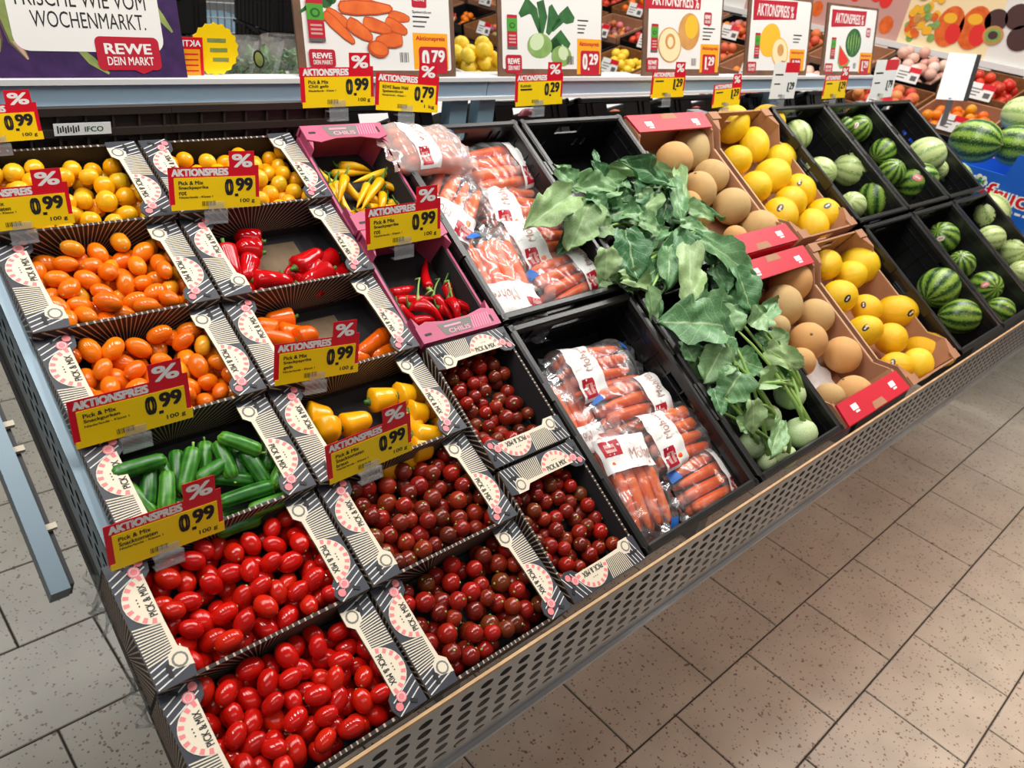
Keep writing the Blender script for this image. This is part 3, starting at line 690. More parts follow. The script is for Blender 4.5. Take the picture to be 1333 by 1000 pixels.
def pink_box(label, s0):
    t = thing('chili_box', label, 'box', frame(SL(UC, s0, 0), Vector((1, 0, 0)), DV, NV), 'pink chili boxes')
    hw, l = .071, .192
    m = MB(); m.box((-hw, 0, -.062), (hw, l, -.059)); m.build('base', 'box_inside', t)
    for sx in (-1, 1):
        m = MB(); m.box((sx * hw - .002 - .002 * sx, .0, -.062), (sx * hw + .002 - .002 * sx, l, -.012), 0); m.build('wall', 'pink_card', t)
        m = MB(); m.box((sx * (hw - .006) - .0012, .012, -.055), (sx * (hw - .006) + .0012, l - .012, -.013)); m.build('inner_panel', 'box_inside', t)
    for y, ht, nm in ((0, .0, 'front'), (l - .004, .004, 'back')):
        m = MB(); m.box((-hw, y, -.062), (hw, y + .004, ht)); m.build('wall', 'pink_card', t)
        y0, y1 = (0, .026) if nm == 'front' else (l - .026, l)
        f = Print(); inn = y1 if nm == 'front' else y0; o_ = y0 if nm == 'front' else y1; b = .006 if nm == 'front' else -.006
        out = [(-hw, o_), (hw, o_), (hw, inn), (hw - .02, inn + b), (hw - .05, inn), (-hw + .05, inn), (-hw + .02, inn + b), (-hw, inn)]
        if nm == 'back': out = out[::-1]
        f.prism(out, ht, ht + .002, 0)
        f.dz = .0002; z = (ht + .0022) / f.dz
        for i in range(8): f.line(hw - .018 - i * .0045, y0 + .004, hw - .014 - i * .0045, y1 - .002, .0014, z, 1)
        f.shape([(-.03, y0 + .004), (.018, y0 + .004), (.026, y1 - .003), (-.036, y1 - .003)], z, 2)
        f.rect(-.026, y0 + .016, .004, y0 + .019, z + 1, 1); f.text('CHILIS', -.022, y0 + .0055, .016, y0 + .0125, z + 1, 1, .02)
        f.rrect(-hw + .008, y0 + .010, -hw + .020, y0 + .014, .0018, z, 3, 3); f.rrect(hw - .014, y0 + .006, hw - .010, y0 + .018, .0018, z, 3, 3)
        f.build('flap', ['pink_card', 'pink_light', 'box_grey', 'ink'], t)
        for sx in (-1, 1):                                   # corner gussets
            m = MB(); c = sx * (hw - .003); m.prism([(c, o_), (c, inn + b * 3), (c - sx * .016, o_ + (.006 if nm == 'front' else -.006))][::sx if nm == 'front' else -sx], -.058, ht, 0); m.build('corner', 'pink_card', t)
    m = MB(); m.box((-.050, -.0012, -.040), (-.012, 0, -.008)); m.build('box_label', 'box_grey', t)
    return t
pink_box('pink box of yellow chilis at the back of the narrow column', PT * 1.5 + .002)
pink_box('pink box of red chilis in the narrow column', PT + .002)

# ---------------------------------------------------------------- black stacking crates
def wall_cells(m, x0, x1, z0, z1, y0, y1, holes, mi=0):
    xs = sorted({x0, x1} | {h[0] for h in holes} | {h[1] for h in holes}); zs = sorted({z0, z1} | {h[2] for h in holes} | {h[3] for h in holes})
    for a, b in zip(xs, xs[1:]):
        for c, d in zip(zs, zs[1:]):
            if any(h[0] <= (a + b) / 2 <= h[1] and h[2] <= (c + d) / 2 <= h[3] for h in holes): continue
            m.box((a, y0, c), (b, y1, d), mi)
CRATE = {}
def crate_parts(W, Ln, H, holes):
    hw = W / 2; parts = []
    m = MB(); m.box((-hw + .006, .006, -H), (hw - .006, Ln - .006, -H + .005))
    for i in range(7): m.box((-hw + .02 + i * (W - .04) / 6 - .0015, .012, -H + .005), (-hw + .02 + i * (W - .04) / 6 + .0015, Ln - .012, -H + .0065))
    parts.append(('base', m.mesh('base', ['black_plastic'])))
    hx = [(-.035, .035, -.034, -.016)] + ([(x, x + .007, -.070, -.052) for x in (-.075, -.05, .043, .068)] if holes else [])
    for y in (.006, Ln - .010):
        m = MB(); wall_cells(m, -hw + .006, hw - .006, -H, -.006, y, y + .004, hx)
        for x in (-.11, -.09, .09, .11): m.box((x - .0015, y - .003, -H), (x + .0015, y + .007, -.01))
        m.box((-hw + .008, y - .002, -.045), (hw - .008, y + .006, -.041))
        parts.append(('wall', m.mesh('wall', ['black_plastic'])))
    hs = [(.06 + i * .034, .076 + i * .034, -.078, -.068) for i in range(8)] if holes else [(.15, .23, -.034, -.018)]
    for sx in (-1, 1):
        m = MB(); k = MB(); wall_cells(k, .010, Ln - .010, -H, -.006, -.002, .002, hs)
        for i in range(9): k.box((.03 + i * .04 - .0015, -.004, -H), (.03 + i * .04 + .0015, .004, -.01))
        k.box((.012, -.0045, -.030), (Ln - .012, .0045, -.027)); k.box((.012, -.004, -.058), (Ln - .012, .004, -.055))
        m.add([(sx * (hw - .008) + y, x, z) for x, y, z in k.v], [f[::-1] for f in k.f])
        parts.append(('wall', m.mesh('wall', ['black_plastic'])))
    m = MB(); rw = .013                                       # rim with a bevelled outer edge
    for a, b, horizontal in ((0, rw, True), (Ln - rw, Ln, True), (-hw, -hw + rw, False), (hw - rw, hw, False)):
        pr = [(a, -.012), (b, -.012), (b, -.003), (b - .003, 0), (a + .003, 0), (a, -.003)]
        n = len(pr)
        if horizontal: vs = [(-hw, p[0], p[1]) for p in pr] + [(hw, p[0], p[1]) for p in pr]
        else: vs = [(p[0], 0, p[1]) for p in pr] + [(p[0], Ln, p[1]) for p in pr]
        m.add(vs, [tuple(range(n)), tuple(range(2 * n - 1, n - 1, -1))] + [(i, n + i, n + (i + 1) % n, (i + 1) % n) for i in range(n)])
    for sx in (-1, 1):
        m.box((sx * hw - .003, .12, -.020), (sx * hw + .003, .19, .0015)); m.box((sx * hw - .003, .25, -.020), (sx * hw + .003, .28, .001))
    parts.append(('rim', m.mesh('rim', ['black_plastic_reflect'])))
    return parts
def crate(label, M, W=.290, Ln=.382, H=.115, holes=False, group='black stacking crates on the display'):
    k = (W, Ln, H, holes)
    if k not in CRATE: CRATE[k] = crate_parts(*k)
    t = thing('crate', label, 'crate', M, group)
    for n, me in CRATE[k]: put(n, me, t)
    return t
def slot(col, row): return frame(SL(.375 + .30 * (col + .5), PT * row + .005, 0), Vector((1, 0, 0)), DV, NV)   # col 0 = carrots
crate('black crate of bagged carrots in the front row', slot(0, 0))
crate('black crate of bagged carrots in the back row', slot(0, 1), holes=True)
crate('black crate under the kohlrabi with bulbs, front row', slot(1, 0))
crate('black crate under the leafy kohlrabi, back row', slot(1, 1), holes=True)
crate('nearly empty black crate with two watermelons at the front', slot(4, 0))
crate('black crate of pale watermelons beside yellow melons, back row', slot(4, 1))
crate('black crate of dark watermelons with card pieces, front row', slot(5, 0), holes=True)
crate('black crate of dark watermelons, back row', slot(5, 1), holes=True)
crate('rightmost black crate of pale watermelons in the front row', slot(6, 0), holes=True)
crate('rightmost black crate with pale watermelons, back row', slot(6, 1), holes=True)

# ---------------------------------------------------------------- cardboard melon boxes
def card_box(label, col, row, red):
    W, Ln, H = .276, .376, .10; hw = W / 2
    t = thing('melon_box', label, 'box', slot(col, row), 'cardboard melon boxes')
    m = MB(); m.box((-hw, 0, -.115), (hw, Ln, -.110)); m.build('base', 'cardboard', t)
    for sx in (-1, 1):
        m = MB(); m.prism([(0, -.112), (Ln, -.112), (Ln, -.004), (Ln - .05, -.004), (Ln - .085, -.030), (.085, -.030), (.05, -.004), (0, -.004)], 0, .004)
        m.v = [(sx * hw - (.004 if sx > 0 else 0) + z, x, y) for x, y, z in m.v]; m.build('wall', 'cardboard', t)
        m = MB(); m.box((sx * hw - .0022, .086, -.031), (sx * hw + .0022, Ln - .086, -.029)); m.build('wall_edge', 'cardboard_cut', t)
    for y in (0, Ln - .004):
        m = MB(); wall_cells(m, -hw + .004, hw - .004, -.112, -.003, y, y + .004, [(-.03, .03, -.035, -.015)]); m.build('wall', 'cardboard', t)
        d = 1 if y == 0 else -1; yo = 0 if y == 0 else Ln
        for sx in (-1, 1):
            m = MB(); pts = [(sx * (hw - .004), yo + d * .004), (sx * (hw - .004), yo + d * .055), (sx * (hw - .038), yo + d * .006)]
            if sx * d > 0: pts = pts[::-1]
            m.prism(pts[::-1], -.11, -.004); m.build('corner', 'cardboard', t)
        if red:
            p = Print(); ww = .046; nt = .016
            out = [(-hw - .002, yo), (hw + .002, yo), (hw + .002 - .006, yo + d * ww), (.026, yo + d * ww), (-.03, yo + d * ww), (-hw + .004, yo + d * ww)]
            if d < 0: out = out[::-1]
            p.prism(out, -.003, .001, 0); z = .0013 / p.dz
            for cx in (-.085, .085):
                p.rect(cx - .012, yo + d * .026 - .006, cx + .012, yo + d * .026 + .006, z, 1); p.rect(cx - .006, yo + d * .026 - .012, cx + .010, yo + d * .026 - .008, z, 1)
            yy = yo + d * .008; p.shape([(-.028, yy - .007), (.028, yy - .007), (.022, yy + .008), (-.022, yy + .008)], z, 2)
            p.build('flap', ['red_card', 'paper_white', 'cardboard'], t)
            p = MB(); yf = yo - d * .0005; p.box((-hw - .002, min(yf, yf - d * .0015), -.07), (hw + .002, max(yf, yf - d * .0015), -.003)); p.build('printed_face', 'red_card', t)
        else:
            for sx in (-1, 1):
                m = MB(); m.box((sx * (hw - .02) - .018, min(yo, yo + d * .022), -.004), (sx * (hw - .02) + .018, max(yo, yo + d * .022), -.001)); m.build('flap', 'cardboard', t)
    return t
card_box('red printed cardboard box of orange melons, front row', 2, 0, True)
card_box('red printed cardboard box of orange melons, back row', 2, 1, True)
card_box('brown cardboard box of yellow melons, front row', 3, 0, False)
card_box('brown cardboard box of yellow melons, back row', 3, 1, False)
for c_, r_, a in ((2, 0, (.03, .05)), (2, 1, (-.02, .10)), (2, 1, (-.08, .32))):
    m = MB(); n = 9
    g = [[(a[0] + (i / n - .5) * .10, a[1] + (j / n) * .11, -.107 + .010 * noise.noise((i * .6, j * .6, a[0] * 30)) + .012) for i in range(n + 1)] for j in range(n + 1)]
    m.add([p for r in g for p in r], [(j * (n + 1) + i, j * (n + 1) + i + 1, (j + 1) * (n + 1) + i + 1, (j + 1) * (n + 1) + i) for j in range(n) for i in range(n)])
    o = m.build('tissue_paper', 'tissue', smooth=True); o.matrix_local = slot(c_, r_)
    tag(o, 'crumpled white tissue paper at the %s' % ('front of the front orange melon box' if r_ == 0 else ('front of the back orange melon box' if a[1] < .2 else 'back of the back orange melon box')), 'paper', 'tissue paper sheets')
for i, (x, y) in enumerate(((-.01, .30), (.05, .20), (.04, .06))):
    m = MB(); m.box((x - .03, y - .03, -.108), (x + .03, y + .03, -.106)); o = m.build('card_sheet', 'paper_white'); o.matrix_local = slot(5, 0)
    tag(o, ('white card at the back of the crate of dark watermelons in the front row', 'white card in the middle of the crate of dark watermelons in the front row', 'white card at the front of the crate of dark watermelons in the front row')[i], 'card', 'white cards')

# ================================================================ price tags
TGM = ['tag_red', 'tag_yellow', 'paper_white', 'ink', 'rail_white']
def clip_mesh():
    m = MB()
    m.tube([(.36, .0, .03), (.36, .0, .03), (.62, .0, .03)], .028, 8)
    m.box((.37, -.02, -.02), (.61, .10, -.012)); m.box((.40, .0, .012), (.58, .075, .02))
    m.box((.36, -.16, .0), (.62, -.02, .010)); m.box((.36, -.165, -.07), (.62, -.15, .010)); m.box((.36, -.06, -.09), (.62, -.045, .0))
    return m
def price_tag(label, bl, br, Y, lines, price, unit='100 g', hs=1., kind='promo', lean=8):
    a, b = on_y(bl, Y), on_y(br, Y); W = (b - a).length; x = (b - a).normalized()
    z0 = Vector((0, -1, 0)); up = z0.cross(x).normalized(); le = math.radians(lean)
    up2 = (up * math.cos(le) - z0 * math.sin(le)); zz = x.cross(up2)
    t = thing('price_tag', label, 'price tag', frame(a, x, up2, zz), 'price tags')
    p = Print(); p.dz = .0016
    Y1, Y2, Y3 = .335 * hs, .44 * hs, .60 * hs
    if kind == 'promo':
        p.prism([(0, .05), (1, .05), (1, Y2 + .01), (.955, Y2 + .01), (.955, Y3), (.665, Y3), (.665, Y2), (0, Y2)], -.006, 0, 0)
        p.prism([(.055, 0), (1.005, 0), (1.005, .10), (.955, .10), (.955, Y1), (.055, Y1)], 0, .004, 1); p.prism([(.012, 0), (.055, 0), (.055, .06), (.012, .06)], 0, .004, 1)
        p.text('AKTIONSPREIS', .035, Y1 + .014, .65, Y2 - .014, .4, 2, .045)
        p.text('%', .695, Y2 - .012, .93, Y3 - .03, .4, 2, .03); L0 = 3
    else:
        p.prism([(0, 0), (1, 0), (1, Y2 + .25), (0, Y2 + .25)], -.006, 0, 2)
        p.rect(.45, Y2 + .06, 1, Y2 + .25, .4, 0); p.rect(.08, Y2 + .0, .4, Y2 + .03, .4, 3); L0 = 1
    z = L0 + .5
    p.text(price[0], .60 if price[0] != '1' else .645, Y1 * .40, .70, Y1 * .93, z, 3, .035); p.text(price[1], .725, Y1 * .52, .925, Y1 * .95, z, 3, .035); p.rect(.71, Y1 * .36, .75, Y1 * .45, z, 3)
    if unit: p.text(unit, .77, Y1 * .12, .94, Y1 * .28, z, 3, .015)
    y = Y1 * .90
    for i, s in enumerate(lines):
        h = .040 if i < 2 or len(lines) > 3 and i == 2 else .022
        if s == '-': p.rect(.10, y - h * .8, .34, y - h * .2, z, 3); y -= h + .012; continue
        if s: p.text(s, .10, y - h, .10 + min(.4, .0265 * len(s) * (1 if h > .03 else .62)), y, z, 3, .022); y -= h + (.012 if h > .03 else .03)
    for i in range(12): p.rect(.34 + i * .013, .035, .34 + i * .013 + (.005, .008, .004)[i % 3], .085, z, 3)
    p.v = [(q[0] * W, q[1] * W, q[2] * W * 1.0 if abs(q[2]) > .5 else q[2] * .12) for q in p.v]
    p.build('card', TGM, t)
    m = clip_mesh(); m.v = [(q[0] * W, q[1] * W, q[2] * W) for q in m.v]; m.build('clip', 'clip_plastic', t)
    return t
ys = lambda s, d=.006: SL(0, s).y - d
NK = 'Niederlande - Klasse 1'
price_tag('price tag at the left edge standing above the yellow tomatoes', (-62, 190), (57, 181), ys(.80), ['Pick & Mix'], ('0', '99'))
price_tag('price tag on the leftmost yellow tomato box', (-40, 306), (97, 290), ys(RP * 5), ['Pick & Mix', 'Snacktomaten', '', NK], ('0', '99'))
price_tag('price tag on the second yellow tomato box', (222, 275), (338, 268), ys(RP * 5), ['Pick & Mix', 'Snackpaprika', 'rot', NK], ('0', '99'))
price_tag('price tag for snack cucumbers in front of the orange tomatoes', (98, 586), (251, 543), ys(RP * 3), ['Pick & Mix', 'Snackgurken', NK], ('0', '99'))
price_tag('price tag for snack tomatoes in front of the cucumbers', (143, 745), (292, 690), ys(RP * 2), ['Pick & Mix', 'Snacktomaten', NK], ('0', '99'))
price_tag('price tag in front of the orange peppers', (356, 503), (465, 484), ys(RP * 3), ['Pick & Mix', 'Snackpaprika', 'gelb', NK], ('0', '99'))
price_tag('price tag for brown snack tomatoes in front of the yellow peppers', (428, 632), (536, 586), ys(RP * 2), ['Pick & Mix', 'Snacktomaten', 'braun', NK], ('0', '99'))
price_tag('price tag on the yellow chili box', (477, 326), (573, 309), ys(PT * 1.5, .034), ['Pick & Mix', 'Snackpaprika', 'rot', NK], ('0', '99'))
price_tag('price tag behind the yellow chili box, leftmost under the posters', (393, 141), (487, 137), ys(PT * 2 + .006), ['Pick & Mix', 'Chili gelb', NK], ('0', '99'))
price_tag('price tag 0.79 behind the back carrot crate', (488, 143), (569, 147), ys(PT * 2 + .006), ['REWE Beste Wahl', 'Speisemöhren', NK], ('0', '79'), '1 kg')
price_tag('price tag 0.29 behind the leafy kohlrabi crate', (670, 139), (731, 135), ys(PT * 2 + .006), ['Kohlrabi', '-'], ('0', '29'), '')
price_tag('price tag clipped behind the back orange melons', (846, 128), (889, 126), ys(PT * 2 + .006), ['-'], ('1', '29'), '')
price_tag('price tag behind the back yellow melons', (926, 141), (962, 136), ys(PT * 2 + .006), ['-'], ('1', '29'), '')
price_tag('white price tag with red corner above the yellow melons', (1001, 129), (1033, 128), ys(PT * 2 + .006), ['-'], ('1', '29'), '', kind='plain')
price_tag('yellow price tag behind the dark watermelons', (1069, 129), (1099, 127), ys(PT * 2 + .006), ['-'], ('1', '29'), '')
price_tag('white price tag at the right end of the rail', (1131, 129), (1160, 126), ys(PT * 2 + .006), ['-'], ('1', '79'), '', kind='plain')

# ================================================================ produce
rng = random.Random(7)
nrng = np.random.default_rng(5)
CAMS = [np.array(CAM) + np.array(o) for o in ((0, 0, 0), (.45, -.1, 0), (-.45, -.1, 0), (0, 0, .4), (0, -.3, -.2))]
def pile(n, r, x0, x1, y0, y1, z0, ztop, tilt=0., tries=26, hole=None):
    """drop balls into a box, each into the lowest of a few places it could roll to"""
    P = []
    for i in range(n):
        best = None; A = np.array([(p[0], p[1], p[2], p[3]) for p in P]) if P else None
        rr = r * nrng.uniform(.82, 1.0)
        for k in range(tries):
            x, y = nrng.uniform(x0 + rr, x1 - rr), nrng.uniform(y0 + rr, y1 - rr)
            if hole and hole(x, y): continue
            z = z0 + rr
            if A is not None:
                d2 = (A[:, 0] - x) ** 2 + (A[:, 1] - y) ** 2; rs = A[:, 3] + rr; q = d2 < rs ** 2
                if q.any(): z = max(z, float((A[q, 2] + np.sqrt(rs[q] ** 2 - d2[q])).max()))
            c = z + tilt * y
            if best is None or c < best[0]: best = (c, x, y, z)
        zt = ztop if abs(best[1] - (x0 + x1) / 2) < (x1 - x0) / 2 - .032 or ztop > .3 else min(ztop, -.004) - rr * .2
        if best and best[3] + rr < zt: P.append((best[1], best[2], best[3], rr))
    return P
def seen(P, M):
    """keep the balls of which some part can be seen from where one might stand"""
    M3 = np.array(M.to_3x3()); o = np.array(M.translation); A = np.array(P); Cn = A[:, :3] @ M3.T + o; keep = np.zeros(len(P), bool)
    k = np.arange(40) + .5; ph = np.arccos(1 - 2 * k / 40); th = PI * (1 + 5 ** .5) * k
    D = np.stack([np.cos(th) * np.sin(ph), np.sin(th) * np.sin(ph), np.cos(ph)], 1)
    for cpos in CAMS:
        for i in range(len(P)):
            if keep[i]: continue
            pts = Cn[i] + D * A[i, 3]; v = cpos - pts; dist = np.linalg.norm(v, axis=1); v /= dist[:, None]
            f = (D * v).sum(1) > .15
            if not f.any(): continue
            w_ = Cn[None] - pts[f][:, None]; t = (w_ * v[f][:, None]).sum(2); d2 = (w_ ** 2).sum(2) - t ** 2
            blk = (t > 0) & (d2 < (A[None, :, 3] * .97) ** 2); blk[:, i] = False
            if (~blk.any(1)).sum() >= 1: keep[i] = True
    return [p for p, q in zip(P, keep) if q]
def tomato_mesh(name, m, lx, stem=True):
    b = MB()
    def fn(q, d, ph, th):
        e = max(0, abs(d.x) - .86) / .14
        return q * (1 - .10 * e * e) if lx > 1.05 else (q * (1 - .05 * max(0, d.z - .85) / .15))
    b.sphere((lx, 1, .98), 16, 10, fn=fn)
    if lx > 1.05:  # long axis runs between poles
        b.v = [(v[2] * lx / .98, v[1], v[0] / lx) for v in b.v]
        b.f = b.f
    k = len(b.f)
    b.tube([(lx * .93 if lx > 1.05 else 0, 0, 0 if lx > 1.05 else .93), (lx * 1.015 if lx > 1.05 else 0, 0, 0 if lx > 1.05 else 1.0)], [.16, .10], 6, 1)
    return b.mesh(name, [m, 'stem_green'], True)
def fill(name, label, cat, group, me, P, M, lon):
    for x, y, z, r in P:
        o = put(name, me)
        if lon > 1.05: rot = R(rng.uniform(0, 2 * PI), 'Z') @ R(rng.gauss(0, .35), 'Y') @ R(rng.uniform(0, 6.28), 'X')
        else: rot = R(rng.uniform(0, 6.28), 'Z') @ R(rng.uniform(-1.4, 1.4), 'X') @ R(rng.uniform(-1.4, 1.4), 'Y')
        s_ = r * 1.09 / (1.08 if lon > 1.05 else 1)
        o.matrix_local = M @ T(x, y, z) @ rot @ Matrix.Scale(s_, 4); tag(o, label, cat, group)
T_red = tomato_mesh('plum_tomato', 'tomato_red', 1.34); T_brown = tomato_mesh('cherry_tomato', 'tomato_brown', 1.0)
T_yel = tomato_mesh('cherry_tomato', 'tomato_yellow', 1.08); T_or = tomato_mesh('plum_tomato', 'tomato_orange', 1.42)
zf = -HB + .0035
def tomatoes(name, label, group, me, M, n, r, lon, bx, by, top, tilt=0., hole=None, x0=None):
    P = pile(n, r, -bx / 2 + .004, bx / 2 - .004, .004, by - .004, zf, top, tilt, hole=hole)
    P = seen(P, M); fill(name, label, 'tomato', group, me, P, M, lon)
rT = .0112
tomatoes('red_plum_tomato', 'red plum tomato in the box at the front corner', 'red plum tomatoes, front corner box', T_red, FA[0], 300, rT, 1.3, a_row(0)[0], BY, .002, .05)
tomatoes('red_plum_tomato', 'red plum tomato in the box in front of the cucumbers', 'red plum tomatoes, second box', T_red, FA[1], 300, rT, 1.3, a_row(1)[0], BY, .002, .05)
tomatoes('orange_plum_tomato', 'orange plum tomato in the box directly behind the cucumbers', 'orange plum tomatoes behind the cucumbers', T_or, FA[3], 200, .0112, 1.4, a_row(3)[0], BY, -.002, .05)
tomatoes('orange_plum_tomato', 'orange plum tomato in the box beside the red peppers', 'orange plum tomatoes beside the red peppers', T_or, FA[4], 190, .0112, 1.4, a_row(4)[0], BY, .003, .05)
tomatoes('yellow_cherry_tomato', 'yellow cherry tomato in the leftmost back box', 'yellow tomatoes, leftmost box', T_yel, FA[5], 190, .0118, 1.0, a_row(5)[0], BY, -.008, .1)
tomatoes('yellow_cherry_tomato', 'yellow cherry tomato in the box beside the yellow chilis', 'yellow tomatoes, second box', T_yel, FB[5], 190, .0118, 1.0, BXB, BY, -.008, .1)
tomatoes('brown_cherry_tomato', 'brown-red cherry tomato in the box at the front edge', 'brown tomatoes, front edge box', T_brown, FB[0], 330, .0116, 1.0, BXB, BY, -.003, .12)
tomatoes('brown_cherry_tomato', 'brown-red cherry tomato in the box in front of the yellow peppers', 'brown tomatoes, box below the yellow peppers', T_brown, FB[1], 250, .0116, 1.0, BXB, BY, -.001, .05)
def turned_pile(label, group, M, n, top):
    P = pile(n, .0108, -LC / 2 + .004, LC / 2 - .004, .004, WC - .004, zf, top, 0.); fill('brown_cherry_tomato', label, 'tomato', group, T_brown, seen(P, M), M, 1)
turned_pile('brown-red cherry tomato in the narrow front box beside the carrots', 'brown tomatoes, narrow front box', FC[0], 230, -.012)
turned_pile('brown cherry tomato in the narrow box below the red chilis', 'brown tomatoes, narrow upper box', FC[1], 190, -.018)

# ---------------------------------------------------------------- long vegetables laid between two picture points
def along(pa, pb, h, dh=0.):
    """frame of a long vegetable: from pixel a to pixel b on a sheet h above the slope's rim plane"""
    a, b = on_slope(pa, h), on_slope(pb, h + dh); d = b - a; x = d.normalized(); z = (NV - x * NV.dot(x)).normalized(); return a, b, d.length, x, z
cr = crop(0, 500)
CUC = [((480, 430), (600, 500), -.036), ((490, 490), (545, 570), -.036), ((1215, 455), (1300, 445), -.036), ((970, 590), (1095, 560), -.036), ((700, 360), (735, 440), -.036), ((765, 310), (770, 440), -.034),
       ((890, 290), (890, 380), -.036), ((1020, 290), (1050, 400), -.034), ((930, 410), (1085, 420), -.030), ((540, 445), (655, 560), -.024), ((645, 395), (640, 500), -.024), ((725, 420), (722, 520), -.022),
       ((840, 272), (795, 475), -.020), ((985, 335), (875, 410), -.022), ((945, 260), (1005, 400), -.022), ((1055, 285), (1160, 440), -.020), ((1165, 212), (1160, 370), -.024), ((1245, 310), (1195, 435), -.020),
       ((470, 400), (725, 322), -.014), ((945, 225), (1135, 295), -.010), ((940, 520), (1190, 440), -.016), ((1075, 555), (1290, 480), -.020), ((960, 640), (1110, 585), -.030), ((560, 530), (700, 600), -.034), ((760, 520), (900, 600), -.036)]
def cucumber_mesh():
    m = MB(); n = 14; path, rad = [], []
    for i in range(n + 1):
        t = i / n; path.append((t - .5, 0, .05 * math.sin(PI * t) - .03)); e = min(t, 1 - t)
        rad.append(.118 * (1 - max(0, 1 - e / .16) ** 2.4) ** .5 * (1 - .06 * math.sin(5 * t)) if e > 0 else .02)
    m.tube(path, rad, 12); return m.mesh('cucumber', ['cucumber'], True)
cm = cucumber_mesh()
ms = MB(); ms.tube([(.49, 0, -.03), (.55, .01, -.02), (.60, .02, .0)], [.022, .018, .02], 6); cstem = ms.mesh('stem', ['stem_green'], True)
rank = {k: n for n, k in enumerate(sorted(range(len(CUC)), key=lambda k: CUC[k][0][0] + CUC[k][1][0]))}
for i, (a, b, h) in enumerate(CUC):
    A, B, ln, x, z = along(cr(*a), cr(*b), h); ln = max(ln, .05)
    if i % 3 == 0: A, B, x = B, A, -x
    o = put('cucumber', cm); k = ln; o.matrix_local = frame((A + B) / 2, x * k, z.cross(x) * max(.076, k * .95), z * max(.076, k * .95))
    tag(o, 'small green cucumber in the snack box, %s from the left' % ORDN[rank[i]], 'cucumber', 'snack cucumbers'); put('stem', cstem, o)

def pod_mesh(name, m, prof, n=12, bend=0., lobes=0, rings=14):
    b = MB(); vs = []
    for i in range(rings + 1):
        t = i / rings
        for k in range(n):
            a = 2 * PI * k / n; r = prof(t) * (1 + lobes * math.cos(3 * a) * (1 - t))
            vs.append((t, r * math.cos(a), r * math.sin(a) + bend * math.sin(PI * t)))
    b.add(vs, [(i * n + k, i * n + (k + 1) % n, (i + 1) * n + (k + 1) % n, (i + 1) * n + k)[::-1] for i in range(rings) for k in range(n)] + [tuple(range(n)), tuple(range(rings * n + n - 1, rings * n - 1, -1))])
    return b.mesh(name, [m], True)
def pprof(t): return .30 * (min(1, (t + .012) / .10) ** .45) * (1 - .38 * t) * (1 - max(0, (t - .72) / .28) ** 2.2) ** .5 if t < 1 else .01
def cprof(t): return (.075 * min(1, (t + .02) / .08) ** .5 * (1 - .5 * t - .5 * t ** 3)) + .004
stem_p = MB(); stem_p.tube([(.03, 0, 0), (-.03, 0, .0), (-.09, 0, .02), (-.17, 0, .06)], [.13, .09, .045, .05], 8); stem_p = stem_p.mesh('stem', ['pepper_stem'], True)
stem_c = MB(); stem_c.tube([(.02, 0, 0), (-.03, 0, .0), (-.10, 0, .03), (-.22, .02, .10)], [.05, .035, .018, .014], 6); stem_c = stem_c.mesh('stem', ['pepper_stem'], True)
stem_l = MB(); stem_l.tube([(.02, 0, 0), (-.03, 0, .0), (-.15, .03, .06), (-.30, .10, .12), (-.42, .20, .16), (-.50, .22, .10)], [.05, .035, .020, .018, .018, .020], 6); stem_l = stem_l.mesh('stem', ['stem_green'], True)
PODS = {}
for col in ('red', 'orange', 'yellow'):
    PODS['pepper', col] = [pod_mesh('snack_pepper', 'pepper_' + col, pprof, 14, bd, .05) for bd in (.0, .05, -.04)]
for col in ('red', 'yellow'):
    PODS['chili', col] = [pod_mesh('chili', 'chili_' + col, cprof, 8, bd) for bd in (.03, .09, -.05)]
def pods(kind, col, items, cf, label, group, fat=1., minlen=.03, st=None):
    rank = {k: n for n, k in enumerate(sorted(range(len(items)), key=lambda k: items[k][0][0] + items[k][1][0]))}
    for i, (a, b, h) in enumerate(items):
        A, B, ln, x, z = along(cf(*a), cf(*b), h, rng.uniform(-.003, .003)); ln = max(ln, minlen); k = ln
        th = fat * (.062 if kind == 'pepper' else .105) * rng.uniform(.9, 1.1)
        if kind == 'pepper': th = max(th, k * .75)
        o = put('snack_pepper' if kind == 'pepper' else 'chili', PODS[kind, col][i % 3])
        rl = R(rng.uniform(-.6, .6), 'X'); o.matrix_local = frame(A, x * k, z.cross(x) * th, z * th) @ rl; tag(o, label + ', %s from the left' % ORDN[rank[i]], 'pepper' if kind == 'pepper' else 'chili', group)
        s_ = put('stem', (stem_p if kind == 'pepper' else (stem_l if st and i in st else stem_c)), o)
cr = crop(200, 250); lo, mid, hi = -.044, -.034, -.024
pods('pepper', 'red', [((232, 245), (300, 335), lo), ((465, 215), (345, 190), lo), ((350, 400), (415, 440), lo), ((820, 330), (760, 350), lo), ((560, 355), (630, 385), lo), ((440, 440), (570, 425), lo), ((780, 390), (830, 360), lo),
     ((465, 265), (350, 240), mid), ((420, 285), (395, 385), mid), ((790, 280), (690, 325), mid), ((720, 325), (655, 375), mid), ((620, 400), (700, 380), mid), ((305, 232), (355, 385), hi), ((428, 382), (610, 392), mid), ((615, 330), (728, 258), hi), ((768, 340), (640, 400), hi), ((680, 420), (760, 400), mid)],
     cr, 'small red pepper in the half-empty snack box', 'red snack peppers', .88)
pods('pepper', 'orange', [((605, 545), (480, 560), lo), ((535, 612), (425, 570), mid), ((538, 610), (700, 622), lo), ((450, 635), (620, 655), mid), ((615, 645), (710, 615), mid), ((1012, 618), (885, 705), mid), ((1050, 680), (935, 722), lo), ((845, 715), (905, 725), lo), ((430, 690), (520, 665), lo)],
     cr, 'small orange pepper in the half-empty snack box', 'orange snack peppers', .88)
cr = crop(350, 400)
